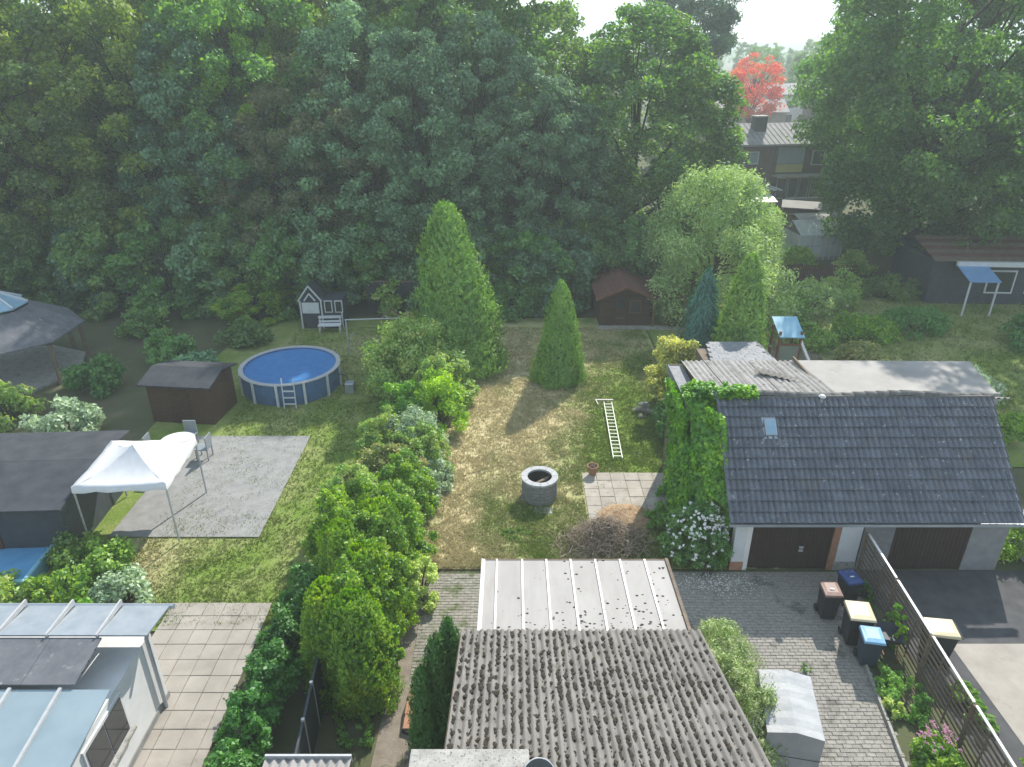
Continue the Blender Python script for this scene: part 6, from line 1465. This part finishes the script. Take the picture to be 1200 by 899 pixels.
for i, (x, y, a, b_, h, lm) in enumerate([(-12.9, 16.6, .9, .8, 1.1, 'maple'), (-11.6, 16.2, .8, .8, 1.2, 'cedar'), (-12.4, 15.2, 1.0, .8, 1.0, 'hedge'), (-10.7, 15.1, .8, .7, 1.0, 'silver'), (-13.9, 15.0, .8, .8, .9, 'hazel'), (-11.3, 14.0, .9, .6, .9, 'vine')]):
    shrub('bed_shrub', ['mid green shrub nearest the paddling pool', 'feathery shrub in front of the white canopy', 'bright green low shrub in the middle of the bed', 'grey green shrub at the lawn side of the bed', 'light green shrub at the left end of the bed', 'fresh green shrub at the terrace roof end of the bed'][i], x, y, a, b_, h, 32, 170, .12, .08, LM[lm], 170 + i, group=LG, rb=.3)
# dark hedge along the path side of the left garden
for i in range(6):
    shrub('boundary_hedge', ['far end', 'second', 'third', 'fourth', 'fifth', 'near end'][i] + ' bush of the dark clipped hedge along the pale garden walk', -5.5 - .1 * (i % 2) - .02 * i, 14.6 - i * 1.35, .62, .85, 1.75, 50, 200, .10, .06, LM['shade_hedge'], 190 + i, 'hedge', group='bushes of the dark clipped hedge', rb=.24, flat=1.0)
for i, (x, y, h, lm) in enumerate([(-13.6, 33.8, 1.4, 'oak'), (-16.5, 31.5, 1.7, 'oak'), (-18.5, 28.5, 1.6, 'shade_hedge'), (-14.5, 29.8, 1.3, 'blue'), (-17.5, 24.5, 1.5, 'silver'), (-20.5, 25.5, 1.8, 'hazel'), (-5.6, 35.0, 1.2, 'olive'), (-21, 21.5, 1.7, 'oak'), (-19.3, 35, 1.7, 'oak')]):
    shrub('far_garden_shrub', names_.get(lm, 'deep green') + ' shrub on the shaded part of the left hand lawn', x, y, 1.3, 1.1, h, 30, 160, .17, .11, LM[lm], 210 + i, group='shrubs of the shaded left lawn', rb=.3)
# panel screen at the hedge foot
ps = thing('panel_screen', 'dark anthracite privacy screen with pale edge at the foot of the hedge', 'screen', (-4.35, 10.6, 0), R(4))
for k in range(3): MB().box(-.025, -1.3 + k * .95, .04, .025, -.38 + k * .95, 1.35).build('panel', M['anthracite'], ps)
for k in range(4): MB().box(-.035, -1.37 + k * .95, 0, .035, -1.31 + k * .95, 1.4).build('post', M['alu'], ps)
# terrace roof of the left hand house in the lower left corner
th_ = thing('terrace_house', 'left hand house extension with bluish glazed terrace roof and dark tiled strip', 'house extension', (-11.5, 9.5, 0))
def tr_(o): return rel(o, (-11.5, 9.5, 0))
for i in range(9):
    x = -17.0 + i * 1.05
    tr_(MB().slab([(x + .02, 11.0, 2.92), (x + 1.03, 11.0, 2.92), (x + 1.03, 12.0, 2.78), (x + .02, 12.0, 2.78)], .04).build('zinc_panel', M['zinc'], th_))
    if i < 8: tr_(MB().box(x + 1.02, 10.98, 2.84, x + 1.06, 12.02, 2.95).build('rib', M['alu'], th_))
for r in range(4):
    for i in range(8):
        x = -16.9 + i * 1.05; y = 9.9 + r * .26
        tr_(MB().slab([(x, y, 2.74 + r * .03), (x + 1.04, y, 2.74 + r * .03), (x + 1.04, y + .3, 2.78 + r * .03), (x, y + .3, 2.78 + r * .03)], .03).build('slate', M['felt'], th_))
for i in range(9):
    x = -16.6 + i * .98
    tr_(MB().slab([(x + .03, 6.4, 2.2), (x + .95, 6.4, 2.2), (x + .95, 9.85, 2.66), (x + .03, 9.85, 2.66)], .03).build('glass_pane', M['terrace_glass'], th_))
    tr_(MB().bar((x, 6.4, 2.2), (x, 9.85, 2.68), .06, .09).build('rafter', M['alu'], th_))
tr_(MB().box(-17, 6.0, 0.25, -8.1, 11.9, 2.1).build('wall', M['render_white'], th_))
tr_(MB().box(-17, 5.98, 0, -8.07, 11.93, .25).build('plinth', M['grey_block'], th_))
wz = tr_(MB().box(-8.1, 9.0, .9, -8.06, 10.4, 1.95).build('window', M['white'], th_)); MB().box(-8.06, 9.07, .97, -8.045, 9.68, 1.88).build('pane', M['glass_dark'], wz); MB().box(-8.06, 9.72, .97, -8.045, 10.33, 1.88).build('pane', M['glass_dark'], wz)
tr_(MB().box(-8.1, 8.95, .84, -7.98, 10.45, .9).build('window_sill', M['concrete'], th_))
tr_(MB().tube([(-8.02, 11.6, .1), (-8.02, 11.6, 2.2), (-7.9, 11.7, 2.7)], .045, 8).build('downpipe', M['zinc'], th_))
tr_(MB().tube([(-17, 12.05, 2.74), (-7.5, 12.05, 2.72)], .06, 8).build('gutter', M['zinc'], th_))

# ------------------------------------------------------------------ right neighbour below the fence
sheet('neighbour_forecourt', 11.3, 6.0, 18, 13.6, .0, M['light_paving'])
rgs = [(10.75, 9.4, .45, .9, .7, 'hedge', 'low hedge plant at the lower right edge'), (12.2, 9.9, 1.0, .8, .6, 'bright', 'bright green low plant beside the light forecourt'), (14.9, 17.3, .8, .8, 1.1, 'golden', 'yellow green bush at the right end of the garages'), (10.6, 11.5, .3, .8, .45, 'weed', 'weeds along the far side of the slatted fence')]
for i, (x, y, a, b_, h, lm, lb) in enumerate(rgs): shrub('forecourt_plant', lb, x, y, a, b_, h, 30, 170, .09, .05, LM[lm], 230 + i, 'plant', rb=.3)
bw = thing('boundary_wall', 'low cream boundary wall at the far right edge', 'wall', (15.4, 15.6, 0)); MB().box(-.12, -2.4, 0, .12, 2.4, 1.1).build('wall_panel', M['render_white'], bw); MB().box(-.17, -2.45, 1.1, .17, 2.45, 1.17).build('coping', M['concrete'], bw)

# ------------------------------------------------------------------ haze
HZ = bpy.data.materials.new('haze'); HZ.use_nodes = True
hn = HZ.node_tree.nodes; hn.clear(); ho = hn.new('ShaderNodeOutputMaterial'); hv = hn.new('ShaderNodeVolumePrincipled')
hv.inputs['Color'].default_value = (.86, .95, .98, 1); hv.inputs['Density'].default_value = .0015; hv.inputs['Anisotropy'].default_value = .2
HZ.node_tree.links.new(hv.outputs[0], ho.inputs['Volume'])
o = MB().box(-1250, -120, -1.2, 1250, 1450, 45).build('haze', HZ); tag(o, kind='stuff'); o['label'] = 'thin pale haze lying over gardens and far woodland'; o['category'] = 'haze'
for o in list(bpy.data.objects):
    if o.type == 'EMPTY' and not o.parent and not [1 for _ in o.children]: bpy.data.objects.remove(o)
